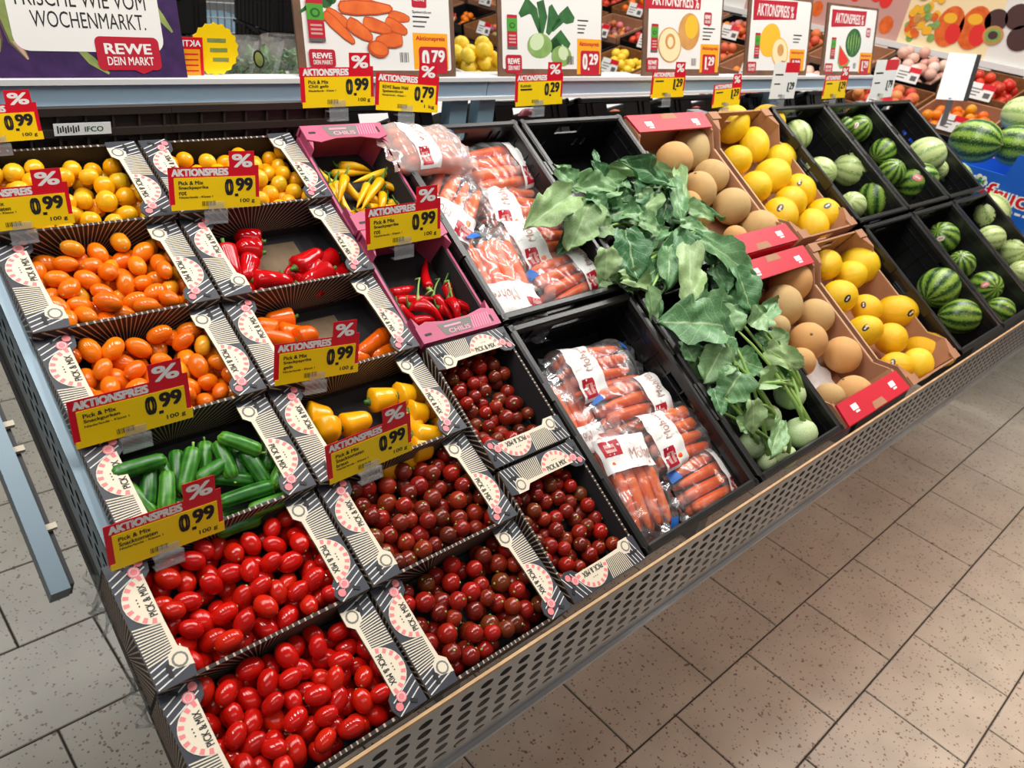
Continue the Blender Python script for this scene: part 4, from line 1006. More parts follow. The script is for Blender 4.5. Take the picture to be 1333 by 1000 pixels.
pods('pepper', 'yellow', [((665, 365), (600, 405), lo), ((590, 435), (560, 475), lo), ((480, 690), (540, 700), lo), ((560, 650), (640, 670), lo), ((700, 490), (770, 505), lo), ((200, 560), (240, 590), lo), ((575, 510), (655, 520), mid), ((435, 410), (565, 385), mid), ((160, 470), (280, 480), mid), ((315, 520), (445, 480), mid), ((610, 620), (710, 612), mid),
     ((600, 455), (695, 455), hi), ((735, 480), (718, 365), mid), ((242, 495), (262, 575), hi), ((555, 385), (615, 375), hi), ((620, 555), (790, 560), hi), ((470, 640), (400, 680), lo), ((660, 590), (600, 560), lo)],
     cr, 'small yellow pepper in the snack box', 'yellow snack peppers', 1.02)
cr = crop(350, 0); lo, mid, hi = -.05, -.040, -.030
pods('chili', 'yellow', [((270, 755), (450, 750), lo), ((300, 722), (405, 738), lo), ((565, 822), (410, 808), lo), ((205, 770), (262, 865), lo), ((560, 880), (605, 892), lo), ((300, 945), (360, 920), lo), ((250, 860), (315, 945), lo), ((380, 850), (455, 885), lo), ((520, 870), (565, 915), lo), ((400, 930), (500, 920), lo), ((470, 800), (560, 850), lo),
     ((170, 705), (312, 805), mid), ((525, 745), (365, 792), mid), ((270, 800), (305, 905), mid), ((330, 800), (405, 865), mid), ((430, 800), (380, 905), mid), ((490, 840), (482, 925), mid), ((290, 790), (362, 925), hi), ((490, 780), (400, 915), hi), ((330, 770), (300, 890), hi), ((430, 900), (560, 890), mid)],
     cr, 'long yellow chili in the pink box', 'yellow chilis', 1.0, .055)
cr = crop(480, 140)
pods('chili', 'red', [((110, 845), (295, 830), lo), ((175, 935), (295, 925), lo), ((300, 870), (395, 892), lo), ((280, 820), (335, 890), lo), ((90, 812), (150, 792), lo), ((130, 865), (265, 940), mid), ((215, 835), (305, 915), mid), ((175, 860), (300, 920), mid), ((335, 765), (392, 860), mid), ((370, 848), (455, 892), mid), ((348, 830), (372, 905), mid), ((262, 785), (252, 645), mid), ((400, 900), (440, 870), lo)],
     cr, 'glossy red chili in the pink box', 'red chilis', 1.12, .05, st=(3, 4, 6, 9, 11))

# ---------------------------------------------------------------- bagged carrots
def bag_surface(t, a, seed, Lb=.150, Wb=.084, Hb=.041):
    """t 0..1 along the bag, a angle round it"""
    e = min(t, 1 - t); s_ = 1 - max(0, 1 - e / .22) ** 2 * .82; wd = Wb / 2 * (1 - max(0, 1 - e / .12) ** 2 * .15) * (1 + .05 * math.sin(t * 9 + seed))
    c, s = math.cos(a), math.sin(a); q = (abs(c) ** 2.6 + abs(s) ** 2.6) ** (-1 / 2.6)
    x = (t - .5) * Lb; y = wd * c * q; z = Hb / 2 * s_ * s * q
    k = noise.noise(Vector((x * 60, y * 60 + seed * 7, z * 60))); w_ = noise.noise(Vector((x * 140 + seed, y * 30, z * 140)))
    d = 1 + .06 * k + .05 * w_ + .035 * math.cos(a * 10) * (1 if s > 0 else 0) * s_
    return Vector((x, y * (1 + .04 * k), z * d + .004 * k))
carrot_me = MB(); cp = [(0, 0, 0), (.03, 0, 0), (.15, 0, .01), (.5, 0, .02), (.85, 0, .0), (.97, 0, -.005), (1, 0, -.01)]; carrot_me.tube(cp, [.03, .075, .088, .082, .06, .035, .008], 10); carrot_me = carrot_me.mesh('carrot', ['carrot'], True)
BM = ['paper_white', 'poster_red', 'print_orange', 'print_blue', 'print_pink']
def bag_meshes(seed, style, milky):
    m = MB(); n, k = 34, 30
    m.add([bag_surface(i / n, 2 * PI * j / k, seed) for i in range(n + 1) for j in range(k)], [(i * k + j, i * k + (j + 1) % k, (i + 1) * k + (j + 1) % k, (i + 1) * k + j) for i in range(n) for j in range(k)])
    for e, sg in ((0, -1), (n, 1)):                             # flat sealed ends
        vs = []
        for q in range(13):
            v = -1 + q / 6
            for r_ in range(3): vs.append(Vector((sg * (.073 + r_ * .006), v * .036 * (1 + .03 * r_), .004 * math.sin(v * 9 + seed + r_) + .002)))
        m.add(vs, [(q * 3 + r_, q * 3 + r_ + 1, (q + 1) * 3 + r_ + 1, (q + 1) * 3 + r_) for q in range(12) for r_ in range(2)])
    film = m.mesh('film', ['film_milky' if milky else 'film'], True)
    # printed field: mapped onto the film from x along the bag (0..1), y across (-1..1)
    p = Print()
    t0, t1 = style
    def grid(x0, x1, y0, y1, off, mi, nx=8, ny=10):
        nonlocal p
        vs = []
        for i in range(nx + 1):
            for j in range(ny + 1): vs.append((x0 + (x1 - x0) * i / nx, y0 + (y1 - y0) * j / ny, off))
        p.add(vs, [(i * (ny + 1) + j, (i + 1) * (ny + 1) + j, (i + 1) * (ny + 1) + j + 1, i * (ny + 1) + j + 1) for i in range(nx) for j in range(ny)], mi)
    grid(t0, t1, -.95, .95, .0006, 0, 8, 14); dt = t1 - t0
    grid(t0 + dt * .1, t0 + dt * .55, -.78, -.25, .0010, 1, 4, 5); grid(t0 + dt * .2, t0 + dt * .45, -.66, -.37, .0013, 4, 2, 3); grid(t0 + dt * .3, t0 + dt * .36, -.64, -.39, .0015, 1, 1, 3)
    vs, fs = glyphs('Möhren', .01); p.add([(t0 + dt * (.75 - b * .32), -.05 + a * .8, .0011) for a, b in vs], fs, 4)
    o = 1 if t0 < .4 else -1; b0 = .92 if o > 0 else .08
    def wrap(p):
        out = []
        for x, y, z in p.v:
            a = PI / 2 - y * 1.25; q = bag_surface(x, a, seed); n_ = Vector((0, math.cos(a), math.sin(a))); out.append(tuple(q + n_ * z))
        p.v = out
    wrap(p); lab = p.mesh('bag_print', BM, True)
    p = Print(); grid(b0 - .05, b0 + .03, .3, .62, .0008, 3, 3, 3); wrap(p)
    return film, lab, p.mesh('seal_mark', BM, True)
BAGS = [bag_meshes(1, (.12, .42), False), bag_meshes(4, (.58, .90), False), bag_meshes(9, (.14, .40), False), bag_meshes(6, (.2, .5), True)]
def carrot_bag(label, pc, ang, h, v, group, scale=1., roll=0.):
    c = on_slope(pc, h); x = Vector((math.cos(ang), 0, 0)) + DV * math.sin(ang); x.normalize()
    M = frame(c, x, NV.cross(x), NV) @ R(roll, 'Y') @ Matrix.Scale(scale * 1.2, 4)
    t = thing('carrot_bag', label, 'carrot bag', M, group); film, pr, sl_ = BAGS[v]
    for i in range(8):
        lay = 0 if i < 4 else 1
        y = -.0265 + .0177 * i if lay == 0 else -.0265 + .0177 * (i - 4); z = .0055 if lay == 0 else -.009; fl = rng.random() < .4
        L_ = rng.uniform(.112, .124); r_ = rng.uniform(.092, .106)
        Mc = T(-L_ / 2, y, z) @ Matrix.Diagonal((L_, r_, r_, 1)); Mc = (R(PI, 'Z') if fl else Matrix.Identity(4)) @ T(0, 2 * -y if fl else 0, 0) @ Mc if fl else Mc
        put('carrot', carrot_me, t, Mc)
    put('film', film, t); put('bag_print', pr, t); put('seal_mark', sl_, t)
G1, G2 = 'carrot bags in the back crate', 'carrot bags in the front crate'
rd = math.radians; cr = crop(480, 140)
def px_ang(cf, a, b, h):
    A, B = on_slope(cf(*a), h), on_slope(cf(*b), h); d = B - A; return math.atan2(d.dot(DV), d.x)
for label, c_, a, b, h, v, sc_, rl in (
        ('carrot bag with its label to the right, at the back of the rear crate', (570, 275), (420, 290), (720, 250), -.055, 1, 1.12, 0),
        ('carrot bag lying down the slope on the left of the rear crate', (345, 440), (300, 560), (400, 330), -.050, 0, 1.1, 0),
        ('carrot bag with its label to the left, in the middle of the rear crate', (640, 450), (480, 450), (760, 440), -.062, 0, 1.05, 0),
        ('carrot bag with left label beside the kohlrabi leaves in the rear crate', (745, 600), (600, 620), (900, 570), -.055, 0, 1.08, 0),
        ('carrot bag with front label at the front left of the rear crate', (570, 765), (600, 860), (520, 660), -.045, 0, 1.12, 0),
        ('carrot bag at the front right corner of the rear crate', (850, 745), (730, 800), (970, 690), -.050, 1, 1.0, 0),
        ('milky wrinkled carrot bag on top at the back of the rear crate', (250, 185), (120, 200), (390, 170), -.012, 3, .92, .1)):
    carrot_bag(label, cr(*c_), px_ang(cr, a, b, h), h, v, G1, sc_, rl)
cr = crop(640, 380)
for label, c_, a, b, h, v, sc_, rl in (
        ('carrot bag at the left wall of the front crate, lying down the slope', (345, 570), (420, 690), (270, 420), -.075, 2, .95, 0),
        ('uppermost carrot bag in the front crate with its label to the left', (455, 350), (260, 390), (650, 300), -.060, 0, 1.0, 0),
        ('carrot bag with its label to the right in the middle of the front crate', (610, 500), (440, 550), (780, 450), -.058, 1, 1.0, 0),
        ('carrot bag on the right side of the front crate with its label to the left', (790, 630), (620, 700), (970, 570), -.048, 0, 1.02, 0),
        ('carrot bag with label up-slope at the front left of the front crate', (610, 830), (560, 700), (680, 970), -.050, 0, 1.04, 0),
        ('carrot bag with its label to the right at the front of the front crate', (930, 815), (780, 900), (1090, 740), -.055, 1, .98, 0)):
    carrot_bag(label, cr(*c_), px_ang(cr, a, b, h), h, v, G2, sc_, rl)

# ---------------------------------------------------------------- kohlrabi
def leaf_mesh(seed):
    r_ = random.Random(seed); nu, nv = 18, 12; m = MB(); uv = []
    ph = r_.uniform(0, 6); wv = r_.uniform(.07, .13); fold = r_.uniform(.05, .32); dr = r_.uniform(.05, .45); cu = r_.uniform(-.25, .25)
    vs = []
    for i in range(nu + 1):
        t = i / nu; wd = .5 * (max(0, math.sin(PI * min(1, t * .97 + .03) ** .86)) ** .5) + .01; wd *= 1 + .09 * math.sin(t * 15 + ph) + .05 * math.sin(t * 31 + ph * 2)
        for j in range(nv + 1):
            v = -1 + 2 * j / nv
            z = wv * math.sin(t * 8 + v * 2 + ph) * abs(v) + fold * abs(v) * wd * 2 - dr * t * t + .10 * noise.noise(Vector((t * 5, v * 2.5, seed))) + .05 * noise.noise(Vector((t * 11, v * 5, seed + 9))) + cu * v * t * .5
            vs.append((t - .06 * v * v, v * wd, z + .03)); uv.append((j / nv, t))
    m.add(vs, [(i * (nv + 1) + j, (i + 1) * (nv + 1) + j, (i + 1) * (nv + 1) + j + 1, i * (nv + 1) + j + 1) for i in range(nu) for j in range(nv)])
    me = m.mesh('leaf', ['leaf'], True); l = me.uv_layers.new(name='UVMap')
    for lp in me.loops: l.data[lp.index].uv = uv[lp.vertex_index]
    return me
LEAVES = [leaf_mesh(i) for i in range(9)]
BULB = MB(); BULB.sphere((1, 1, .92), 18, 11, fn=lambda q, d, ph, th: q * (1 - .10 * max(0, d.z - .7) - .12 * max(0, -d.z - .75) + .012 * math.sin(5 * ph))); BULB = BULB.mesh('bulb', ['bulb'], True)
def kohlrabi(label, pb, hb, rb, leaves, group, cf, extra=True):
    c = on_slope(cf(*pb), hb); t = thing('kohlrabi', label, 'kohlrabi', Matrix.Translation(c), group)
    tl = R(rng.uniform(-.5, .5), 'X') @ R(rng.uniform(-.5, .5), 'Y')
    put('bulb', BULB, t, R(S * .6, 'X') @ tl @ Matrix.Scale(rb, 4))
    more = [((a[0] + rng.uniform(-45, 45), a[1] + rng.uniform(-45, 45)), (b[0] + rng.uniform(-70, 70), b[1] + rng.uniform(-60, 60)), w_ * rng.uniform(.6, .9), h1 - .02, h2 - .022) for a, b, w_, h1, h2 in leaves]
    for k, (a, b, w_, h1, h2) in enumerate(leaves + more if extra else leaves):
        A, B = on_slope(cf(*a), h1) - c, on_slope(cf(*b), h2) - c; d = B - A; ln = d.length; x = d.normalized()
        y_ = (RX.cross(x)); up = (NV * .75 - RZ * .6).normalized(); z = (up - x * up.dot(x)).normalized(); y = z.cross(x)
        wid = w_ / 3.3325 / F * depth(A + c) * 1.12
        sd = rng.randrange(9); o = put('leaf', LEAVES[sd], t, frame(A, x * ln * 1.08, y * wid, z * (ln + wid) * .42))
        s0 = Vector((0, 0, 0)) + NV * rb * .55 + x * rb * .4; mid_ = (s0 + A) / 2 + NV * .025
        q = [s0.lerp(mid_, u).lerp(mid_.lerp(A + x * ln * .12, u), u) for u in (0, .2, .4, .6, .8, 1)]
        m = MB(); m.tube(q, [.0042, .0036, .0032, .003, .0028, .0015], 6); m.build('stalk', 'stem_green', t, True)
cr = crop(690, 180); g = 'leafy kohlrabi in the back crate'; H1, H2, H3 = .0, .022, .045
kohlrabi('kohlrabi at the upper left of the back crate, leaves hanging over the carrots', (330, 330), -.085, .030, [((180, 250), (10, 355), 140, H3, H2), ((255, 290), (180, 465), 150, H2, H1), ((205, 215), (125, 135), 85, H1, H2), ((340, 200), (275, 100), 62, H1, H2), ((370, 225), (200, 205), 100, H2, H2), ((270, 250), (345, 335), 80, H3, H2), ((300, 300), (190, 330), 90, H1, H1)], g, cr)
kohlrabi('kohlrabi in the back crate with a leaf raised in front of the orange melons', (560, 320), -.085, .031, [((590, 205), (412, 90), 84, H2, H3 + .02), ((612, 180), (660, 335), 74, H2, H2), ((540, 240), (470, 345), 100, H2, H1), ((600, 260), (575, 350), 96, H1, H1), ((455, 255), (540, 195), 90, H2, H1), ((380, 275), (460, 225), 80, H1, H1), ((670, 300), (800, 335), 70, H1, H2), ((430, 310), (340, 335), 80, H1, H1)], g, cr)
kohlrabi('kohlrabi in the middle of the back crate with one large pale leaf', (430, 420), -.080, .030, [((410, 400), (465, 605), 165, H3, H2), ((330, 480), (335, 605), 110, H3, H2), ((470, 360), (575, 390), 96, H2, H2), ((400, 330), (500, 330), 80, H2, H2), ((560, 400), (480, 470), 80, H1, H1), ((350, 380), (260, 400), 110, H1, H1)], g, cr)
kohlrabi('kohlrabi at the front of the back crate with leaves hanging over its rim', (560, 500), -.075, .030, [((390, 610), (580, 645), 100, H2, H1), ((515, 650), (545, 800), 62, H2, H1), ((600, 480), (612, 620), 104, H2, H2), ((690, 465), (700, 700), 118, H3, H2), ((330, 595), (300, 640), 70, H1, H1), ((560, 560), (480, 620), 90, H1, H1)], g, cr)
kohlrabi('kohlrabi at the right of the back crate with dark leaves over the red flap', (720, 430), -.080, .031, [((740, 440), (1000, 600), 128, H3, H3 + .01), ((650, 370), (770, 400), 70, H2, H2), ((800, 560), (860, 660), 96, H2, H2), ((890, 560), (965, 745), 124, H3, H2), ((750, 500), (830, 520), 100, H2, H2), ((680, 420), (600, 470), 80, H1, H2)], g, cr)
cr = crop(640, 380); g = 'kohlrabi in the front crate'; lo2, H2b = .005, .03
kohlrabi('pale green kohlrabi at the right of the front crate', (1292, 445), -.028, .030, [((1190, 250), (1345, 320), 104, H2b, H2b), ((1120, 150), (1215, 75), 112, H2b, H3), ((1200, 220), (1290, 190), 90, lo2, H2b), ((1150, 400), (1250, 375), 100, H2b, lo2)], g, cr)
kohlrabi('pale green kohlrabi bulb nearest the orange melons at the front', (1340, 612), -.030, .030, [((1060, 170), (1010, 40), 110, H2b, H3), ((1000, 70), (1160, 30), 110, lo2, H2b), ((1240, 250), (1160, 180), 90, lo2, lo2)], g, cr, False)
kohlrabi('kohlrabi bulb in the middle of the front crate', (1200, 545), -.035, .024, [((1080, 350), (1005, 470), 156, H2b, lo2), ((1130, 470), (1145, 610), 96, H2b, lo2), ((1000, 240), (930, 385), 140, H2b, lo2), ((1060, 560), (1130, 595), 70, lo2, lo2)], g, cr, False)
kohlrabi('kohlrabi bulb at the front left corner of the front crate', (1128, 665), -.045, .024, [((1000, 150), (770, 110), 200, H3, H2b), ((830, 215), (880, 300), 86, lo2, lo2), ((960, 420), (1000, 530), 70, lo2, lo2), ((1020, 100), (880, 60), 150, lo2, H2b)], g, cr, False)
kohlrabi('kohlrabi bulb lying at the very front of its crate', (1262, 712), -.040, .025, [((1250, 560), (1215, 710), 86, lo2, lo2), ((1050, 290), (1180, 330), 120, lo2, lo2), ((920, 480), (960, 600), 80, -.02, -.03)], g, cr, False)
kohlrabi('small kohlrabi bulb at the front rim beside the carrot crate', (1195, 735), -.050, .020, [((1050, 200), (960, 190), 150, H2b, H2b), ((870, 250), (930, 370), 120, -.01, -.02), ((1020, 470), (1100, 560), 110, -.01, -.02)], g, cr, False)

# ---------------------------------------------------------------- melons
def melon_mesh(name, m, ridge=0., tip=0.):
    b = MB(); b.sphere((1, 1, 1), 28, 18, fn=lambda q, d, ph, th: q * (1 + ridge * math.cos(10 * ph) * math.sin(th)) * (1 - .05 * max(0, abs(d.z) - .9) * 10 * .3) + Vector((0, 0, tip * max(0, d.z) ** 3)))
    return b.mesh(name, [m], True)
MEL = {'cantaloupe': melon_mesh('orange_melon', 'cantaloupe', .006), 'honeydew': melon_mesh('yellow_melon', 'honeydew', .006, .05), 'pale': melon_mesh('watermelon', 'watermelon_pale', .004), 'dark': melon_mesh('watermelon', 'watermelon_dark', .004)}
stk = MB(); stk.disc = None
def sticker(parent, r, col, d):
    """small curved label on the rind, facing direction d (in the melon's frame)"""
    p = MB(); d = Vector(d).normalized(); a = d.orthogonal().normalized(); b = d.cross(a); n = 10
    vs = [d * 1.012]; 
    for k in range(n):
        q = d + (a * math.cos(2 * PI * k / n) * r * 1.5 + b * math.sin(2 * PI * k / n) * r); vs.append(q.normalized() * 1.012)
    p.add(vs, [(0, 1 + k, 1 + (k + 1) % n) for k in range(n)], 0)
    vs = []
    for sx, sy in ((-.8, -.25), (.8, -.25), (.8, .25), (-.8, .25)): vs.append((d + a * sx * r + b * sy * r).normalized() * 1.02)
    p.add(vs, [(0, 1, 2, 3)], 1)
    me = p.mesh('sticker', [col, 'sticker_white' if col != 'sticker_white' else 'sticker_pink']); put('sticker', me, parent)
scar = MB(); scar.tube([(0, 0, .965), (0, 0, 1.012)], [.09, .06], 8); scar_me = scar.mesh('stem_scar', ['box_kraft'], True)
def melons(kind, items, cf, k, floor, label, group, name, ss=1.):
    """items (x, y, radius px, stretch, sticker): each rests on the crate floor or, moved along its own line of sight, on those before it"""
    done = []; plain = []
    for i, it in enumerate(items):
        x, y, rp = it[:3]; el = it[3] if len(it) > 3 else 1.06; st = it[4] if len(it) > 4 else None; lb = it[5] if len(it) > 5 else None
        p = cf(x, y); h = floor + .05
        for _ in range(80):
            c = on_slope(p, h); r = rp / k / F * depth(c) * ss
            if h < floor + r * .97: h += .003; continue
            if any((c - c2).length < (r + r2) * .86 for c2, r2 in done) and h < .11: h += .004; continue
            break
        done.append((c, r)); kd = kind if not (len(it) > 6) else it[6]
        o = put(name, MEL[kd]); rot = Vector((rng.uniform(-1, 1), rng.uniform(-1, 1), rng.uniform(-.5, 1))).to_track_quat('Z', 'X').to_matrix().to_4x4()
        o.matrix_local = Matrix.Translation(c) @ rot @ Matrix.Diagonal((r * .985, r * .985, r * el, 1)); tag(o, lb or label, 'melon', group)
        if not lb: plain.append((p[1], o))
        put('stem_scar', scar_me, o)
        if st:
            dv = (rot.to_3x3().inverted() @ ((CAM - c).normalized() + Vector(st[1]))).normalized(); sticker(o, .17, st[0], dv)
    if len(plain) > 1:
        for k_, (_, o) in enumerate(sorted(plain, key=lambda q: q[0])): o['label'] = label + ', %s from the back' % ORDN[k_]
DK, WH, PK = 'sticker_dark', 'sticker_white', 'sticker_pink'
fl_ = -.108
cr = crop(690, 180); n_ = 'orange_melon'; lb = 'round orange melon in the red printed box, %s row'
melons('cantaloupe', [(590, 140, 62), (690, 285, 54), (740, 345, 46), (890, 430, 52), (785, 165, 74), (700, 45, 80, 1.2, (WH, (-.2, .1, -.3)), 'orange melon with a purple sticker at the back of its box'), (625, 95, 80), (730, 228, 80), (875, 295, 80), (995, 395, 84)], cr, 3.3325, fl_, lb % 'back', 'orange melons, back box', n_)
cr = crop(933, 300)
melons('cantaloupe', [(265, 420, 54), (365, 572, 64), (490, 722, 62), (430, 372, 75), (320, 225, 90), (285, 326, 88), (395, 482, 84), (545, 540, 80), (600, 715, 82, 1.1)], cr, 3.3325, fl_, lb % 'front', 'orange melons, front box', n_)
cr = crop(700, 0); n_ = 'yellow_melon'; lb = 'smooth yellow melon in the brown box, %s row'
melons('honeydew', [(940, 630, 64, 1.2), (860, 698, 66), (945, 812, 70), (1190, 985, 72, 1.1), (1055, 690, 66), (1015, 765, 76), (1095, 880, 72), (1050, 935, 78, 1.1, (DK, (.1, .2, .4))), (1140, 828, 66, 1.15, (DK, (0, .2, .5))), (1238, 935, 76, 1.12, (DK, (.3, .1, .5))), (838, 540, 80, 1.02), (995, 535, 78, 1.02)], cr, 3.3325, fl_, lb % 'back', 'yellow melons, back box', n_)
cr = crop(933, 300)
melons('honeydew', [(475, 150, 66, 1.25, (DK, (-.7, -.2, .2))), (580, 195, 64), (650, 340, 62, 1.05, (DK, (-.4, .3, .4))), (780, 590, 64, 1.1, (DK, (-.3, .3, .4))), (620, 150, 80, 1.08), (530, 288, 74, 1.05, (DK, (.3, -.4, 0))), (755, 470, 70), (780, 350, 72, 1.2, (DK, (.5, -.5, 0))), (635, 440, 70, 1.25, (DK, (.2, .1, .1))), (865, 585, 70), (930, 518, 78, 1.35)], cr, 3.3325, fl_, lb % 'front', 'yellow melons, front box', n_)
n_ = 'watermelon'; cr = crop(1033, 200, 4.4433); c4 = crop(1000, 0, 4)
melons('pale', [(340, 300, 84), (150, 110, 96), (330, 95, 104), (468, 262, 108, 1.1, None, 'dark striped watermelon among pale ones beside the yellow melons', 'dark')], cr, 4.4433, fl_, 'pale green watermelon in the crate beside the yellow melons', 'pale watermelons, back row', n_, .94)
melons('pale', [(150, 705, 76)], c4, 4, fl_, 'pale striped watermelon half hidden behind the yellow melons', 'pale watermelons, back row', n_)
melons('dark', [(960, 940, 112, 1.12), (840, 775, 126)], cr, 4.4433, fl_, 'striped watermelon in the nearly empty front crate', 'striped watermelons, nearly empty crate', n_, .92)
melons('dark', [(400, 655, 46), (640, 900, 70), (465, 672, 70, 1.05, (WH, (0, .2, .2))), (600, 790, 70), (770, 945, 96, 1.15, (PK, (.1, 0, .2)))], c4, 4, fl_, 'dark green watermelon in the back crate of small watermelons', 'dark watermelons, back row', n_)
melons('dark', [(970, 640, 84), (865, 485, 96, 1.1, (WH, (-.3, 0, -.1))), (1195, 905, 82), (1110, 770, 98, 1.1, (PK, (-.3, .1, .2)))], cr, 4.4433, fl_, 'dark striped watermelon in the front crate with card pieces', 'dark watermelons, front row', n_, .92)
melons('pale', [(870, 885, 62), (820, 812, 100), (985, 930, 84)], c4, 4, fl_, 'pale yellow-green watermelon in the rightmost back crate', 'pale watermelons, rightmost back crate', n_, .95)
melons('pale', [(1140, 490, 84), (1130, 610, 50), (1320, 690, 80), (1280, 565, 108), (1135, 345, 122)], cr, 4.4433, fl_, 'pale watermelon in the rightmost front crate', 'pale watermelons, rightmost front crate', n_, .9)

# ================================================================ behind the rail
rb = random.Random(11)
def far_crate(label, x, y, z, deg, group='black crates behind the rail'):
    a = math.radians(deg); return crate(label, frame(Vector((x, y, z)), Vector((1, 0, 0)), Vector((0, math.cos(a), -math.sin(a))), Vector((0, math.sin(a), math.cos(a)))), group=group, H=.16, holes=False)
for i, (x, l) in enumerate(((-.36, 'dark crate behind the leftmost yellow tomatoes, partly out of frame'), (-.06, 'dark crate with a white maker label behind the yellow tomatoes'), (.24, 'dark crate behind the second yellow tomato box'))):
    t = thing('crate', l, 'crate', frame(Vector((x, .79, 1.272)), Vector((1, 0, 0)), Vector((0, 1, 0)), Vector((0, 0, 1))), 'brown-black crates under the rail')
    m = MB(); m.box((-.1495, .012, -.30), (.1495, .016, -.012)); wall_cells(m, -.1495, .1495, -.30, -.012, 0, .004, [(-.06 + .04 * q, -.03 + .04 * q, -.062, -.046) for q in range(4)]); m.build('wall', 'brown_plastic', t)
    for z in (-.006, -.034, -.070, -.10, -.14):
        m = MB(); m.box((-.1497, -.008, z - .005), (.1497, .006, z + .005)); m.build('ridge', 'brown_plastic', t)
    for q in range(9):
        m = MB(); m.box((-.14 + q * .035 - .0015, -.006, -.15), (-.14 + q * .035 + .0015, .002, -.008)); m.build('rib', 'brown_plastic', t)
    m = MB(); m.box((-.145, .004, -.16), (.145, .045, -.15)); m.build('base', 'brown_plastic', t)
lb_ = Print(); w_ = .072
lb_.prism([(0, 0), (w_, 0), (w_, .016), (0, .016)], -.0006, 0, 0); lb_.text('IFCO', .038, .004, .062, .011, 1, 1, .02)
for i in range(9): lb_.rect(.004 + i * .0032, .003 + (i % 3) * .001, .0058 + i * .0032, .013 - (i % 2) * .002, 1, 2)
q = on_y((72, 178), .778)
o = lb_.build('crate_label', ['paper_white', 'print_green', 'ink']); o.matrix_local = frame(Vector((q.x, .7805, q.z)), Vector((1, 0, 0)), Vector((0, 0, 1)), Vector((0, -1, 0))); tag(o, 'white maker label on the dark crate under the rail', 'label')
ROUND = {}
def round_fruit(m, r=1, el=1.):
    if (m, el) not in ROUND:
        b = MB(); b.sphere((1, 1, el), 12, 8); ROUND[m, el] = b.mesh('fruit', [m], True)
    return ROUND[m, el]
def scatter(M, me, name, label, group, cat, r, w_, l_, z, n, el=1.):
    P = pile(n, r, -w_ / 2, w_ / 2, .01, l_, z, z + .4, 0, 12)
    for x, y, zz, rr in P:
        o = put(name, me); o.matrix_local = M @ T(x, y, zz) @ R(rb.uniform(0, 6), 'X') @ R(rb.uniform(0, 6), 'Z') @ Matrix.Scale(rr, 4); tag(o, label, cat, group)
for i, (x, me, nm, l, c_) in enumerate(((.52, 'berry', 'radish', 'red radish in the crate behind the back carrots', 'radish'), (.92, 'mixed_fruit', 'nectarine', 'mixed coloured fruit in the crate behind the kohlrabi', 'fruit'), (1.24, 'mixed_fruit', 'plum', 'mixed coloured fruit in the crate behind the orange melons', 'fruit'), (1.60, 'berry', 'apple', 'red apple in the crate behind the yellow melons', 'apple'), (2.0, 'peach', 'peach', 'peach in the crate behind the watermelons', 'peach'), (2.36, 'lemon', 'lemon', 'lemon in the crate behind the rightmost watermelons', 'lemon'))):
    t = far_crate('dark crate of %ss behind the rail' % nm, x, .90, 1.235, 26)
    scatter(t.matrix_basis.copy(), round_fruit(me), nm, l, '%ss behind the rail' % nm, c_, .024, .25, .24, -.11, 34)
# herbs in clear bags standing on the far side
def herb_bag(label, px, Y, hgt, wid, n):
    b = on_y(px, Y); b.z = 1.10; t = thing('herb_bag', label, 'herb bag', Matrix.Translation(b), 'bagged herbs behind the rail')
    m = MB(); k = 16; prof = ((0, .25), (.15, .45), (.5, .75), (.85, .95), (1, 1.02))
    m.add([(wid / 2 * w_ * math.cos(2 * PI * j / k) * (1 + .08 * math.sin(5 * j)), wid / 2 * w_ * .6 * math.sin(2 * PI * j / k), hgt * z) for z, w_ in prof for j in range(k)],
          [(i * k + j, i * k + (j + 1) % k, (i + 1) * k + (j + 1) % k, (i + 1) * k + j) for i in range(len(prof) - 1) for j in range(k)] + [tuple(range(k))])
    m.build('bag', 'herb_film', t, True)
    for i in range(n):
        a = rb.uniform(0, 6.28); r_ = rb.uniform(0, .3) * wid; z = rb.uniform(.05, .7) * hgt; d = Vector((math.cos(a), math.sin(a) * .5, rb.uniform(.3, 1.4))).normalized(); u = d.orthogonal().normalized(); s_ = rb.uniform(.022, .04)
        put('leaf', LEAVES[i % 9], t, frame(Vector((math.cos(a) * r_, math.sin(a) * r_ * .6, z)), d * s_, d.cross(u) * s_ * .7, u * s_))
far = thing('produce_shelf', 'pale shelf behind the rail carrying herbs and crates', 'shelf')
m = MB(); m.box((-.6, 1.24, 1.08), (2.4, 1.8, 1.10)); m.build('board', 'rail_white', far)
for x in (-.5, 1.0, 2.3):
    m = MB(); m.box((x - .03, 1.5, 0), (x + .03, 1.56, 1.08)); m.build('leg', 'steel', far)
herb_bag('clear bag of parsley nearest the purple board', (300, 128), 1.35, .165, .14, 60)
herb_bag('clear bag of herbs with a white band, in the middle of the gap', (336, 128), 1.38, .16, .13, 50)
herb_bag('clear bag of herbs beside the carrot poster', (374, 128), 1.42, .16, .13, 50)
for (a, l) in (((300, 72), 'dark oval sticker on the parsley bag'), ((337, 77), 'narrow dark oval sticker on the middle herb bag')):
    c = on_y(a, 1.29); p = Print(); p.disc(0, 0, .013, 1, 0, 16, .019, .3); p.disc(0, 0, .009, 2, 1, 14, .015, .3)
    p.prism([(.011 * math.cos(k * PI / 6), .017 * math.sin(k * PI / 6)) for k in range(12)], -.0006, 0, 0)
    o = p.build('sticker', ['sticker_dark', 'print_asparagus']); o.matrix_local = frame(c, Vector((1, 0, 0)), Vector((0, 0, 1)), Vector((0, -1, 0))); tag(o, l, 'sticker')
c = on_y((280, 106), .876); p = Print()
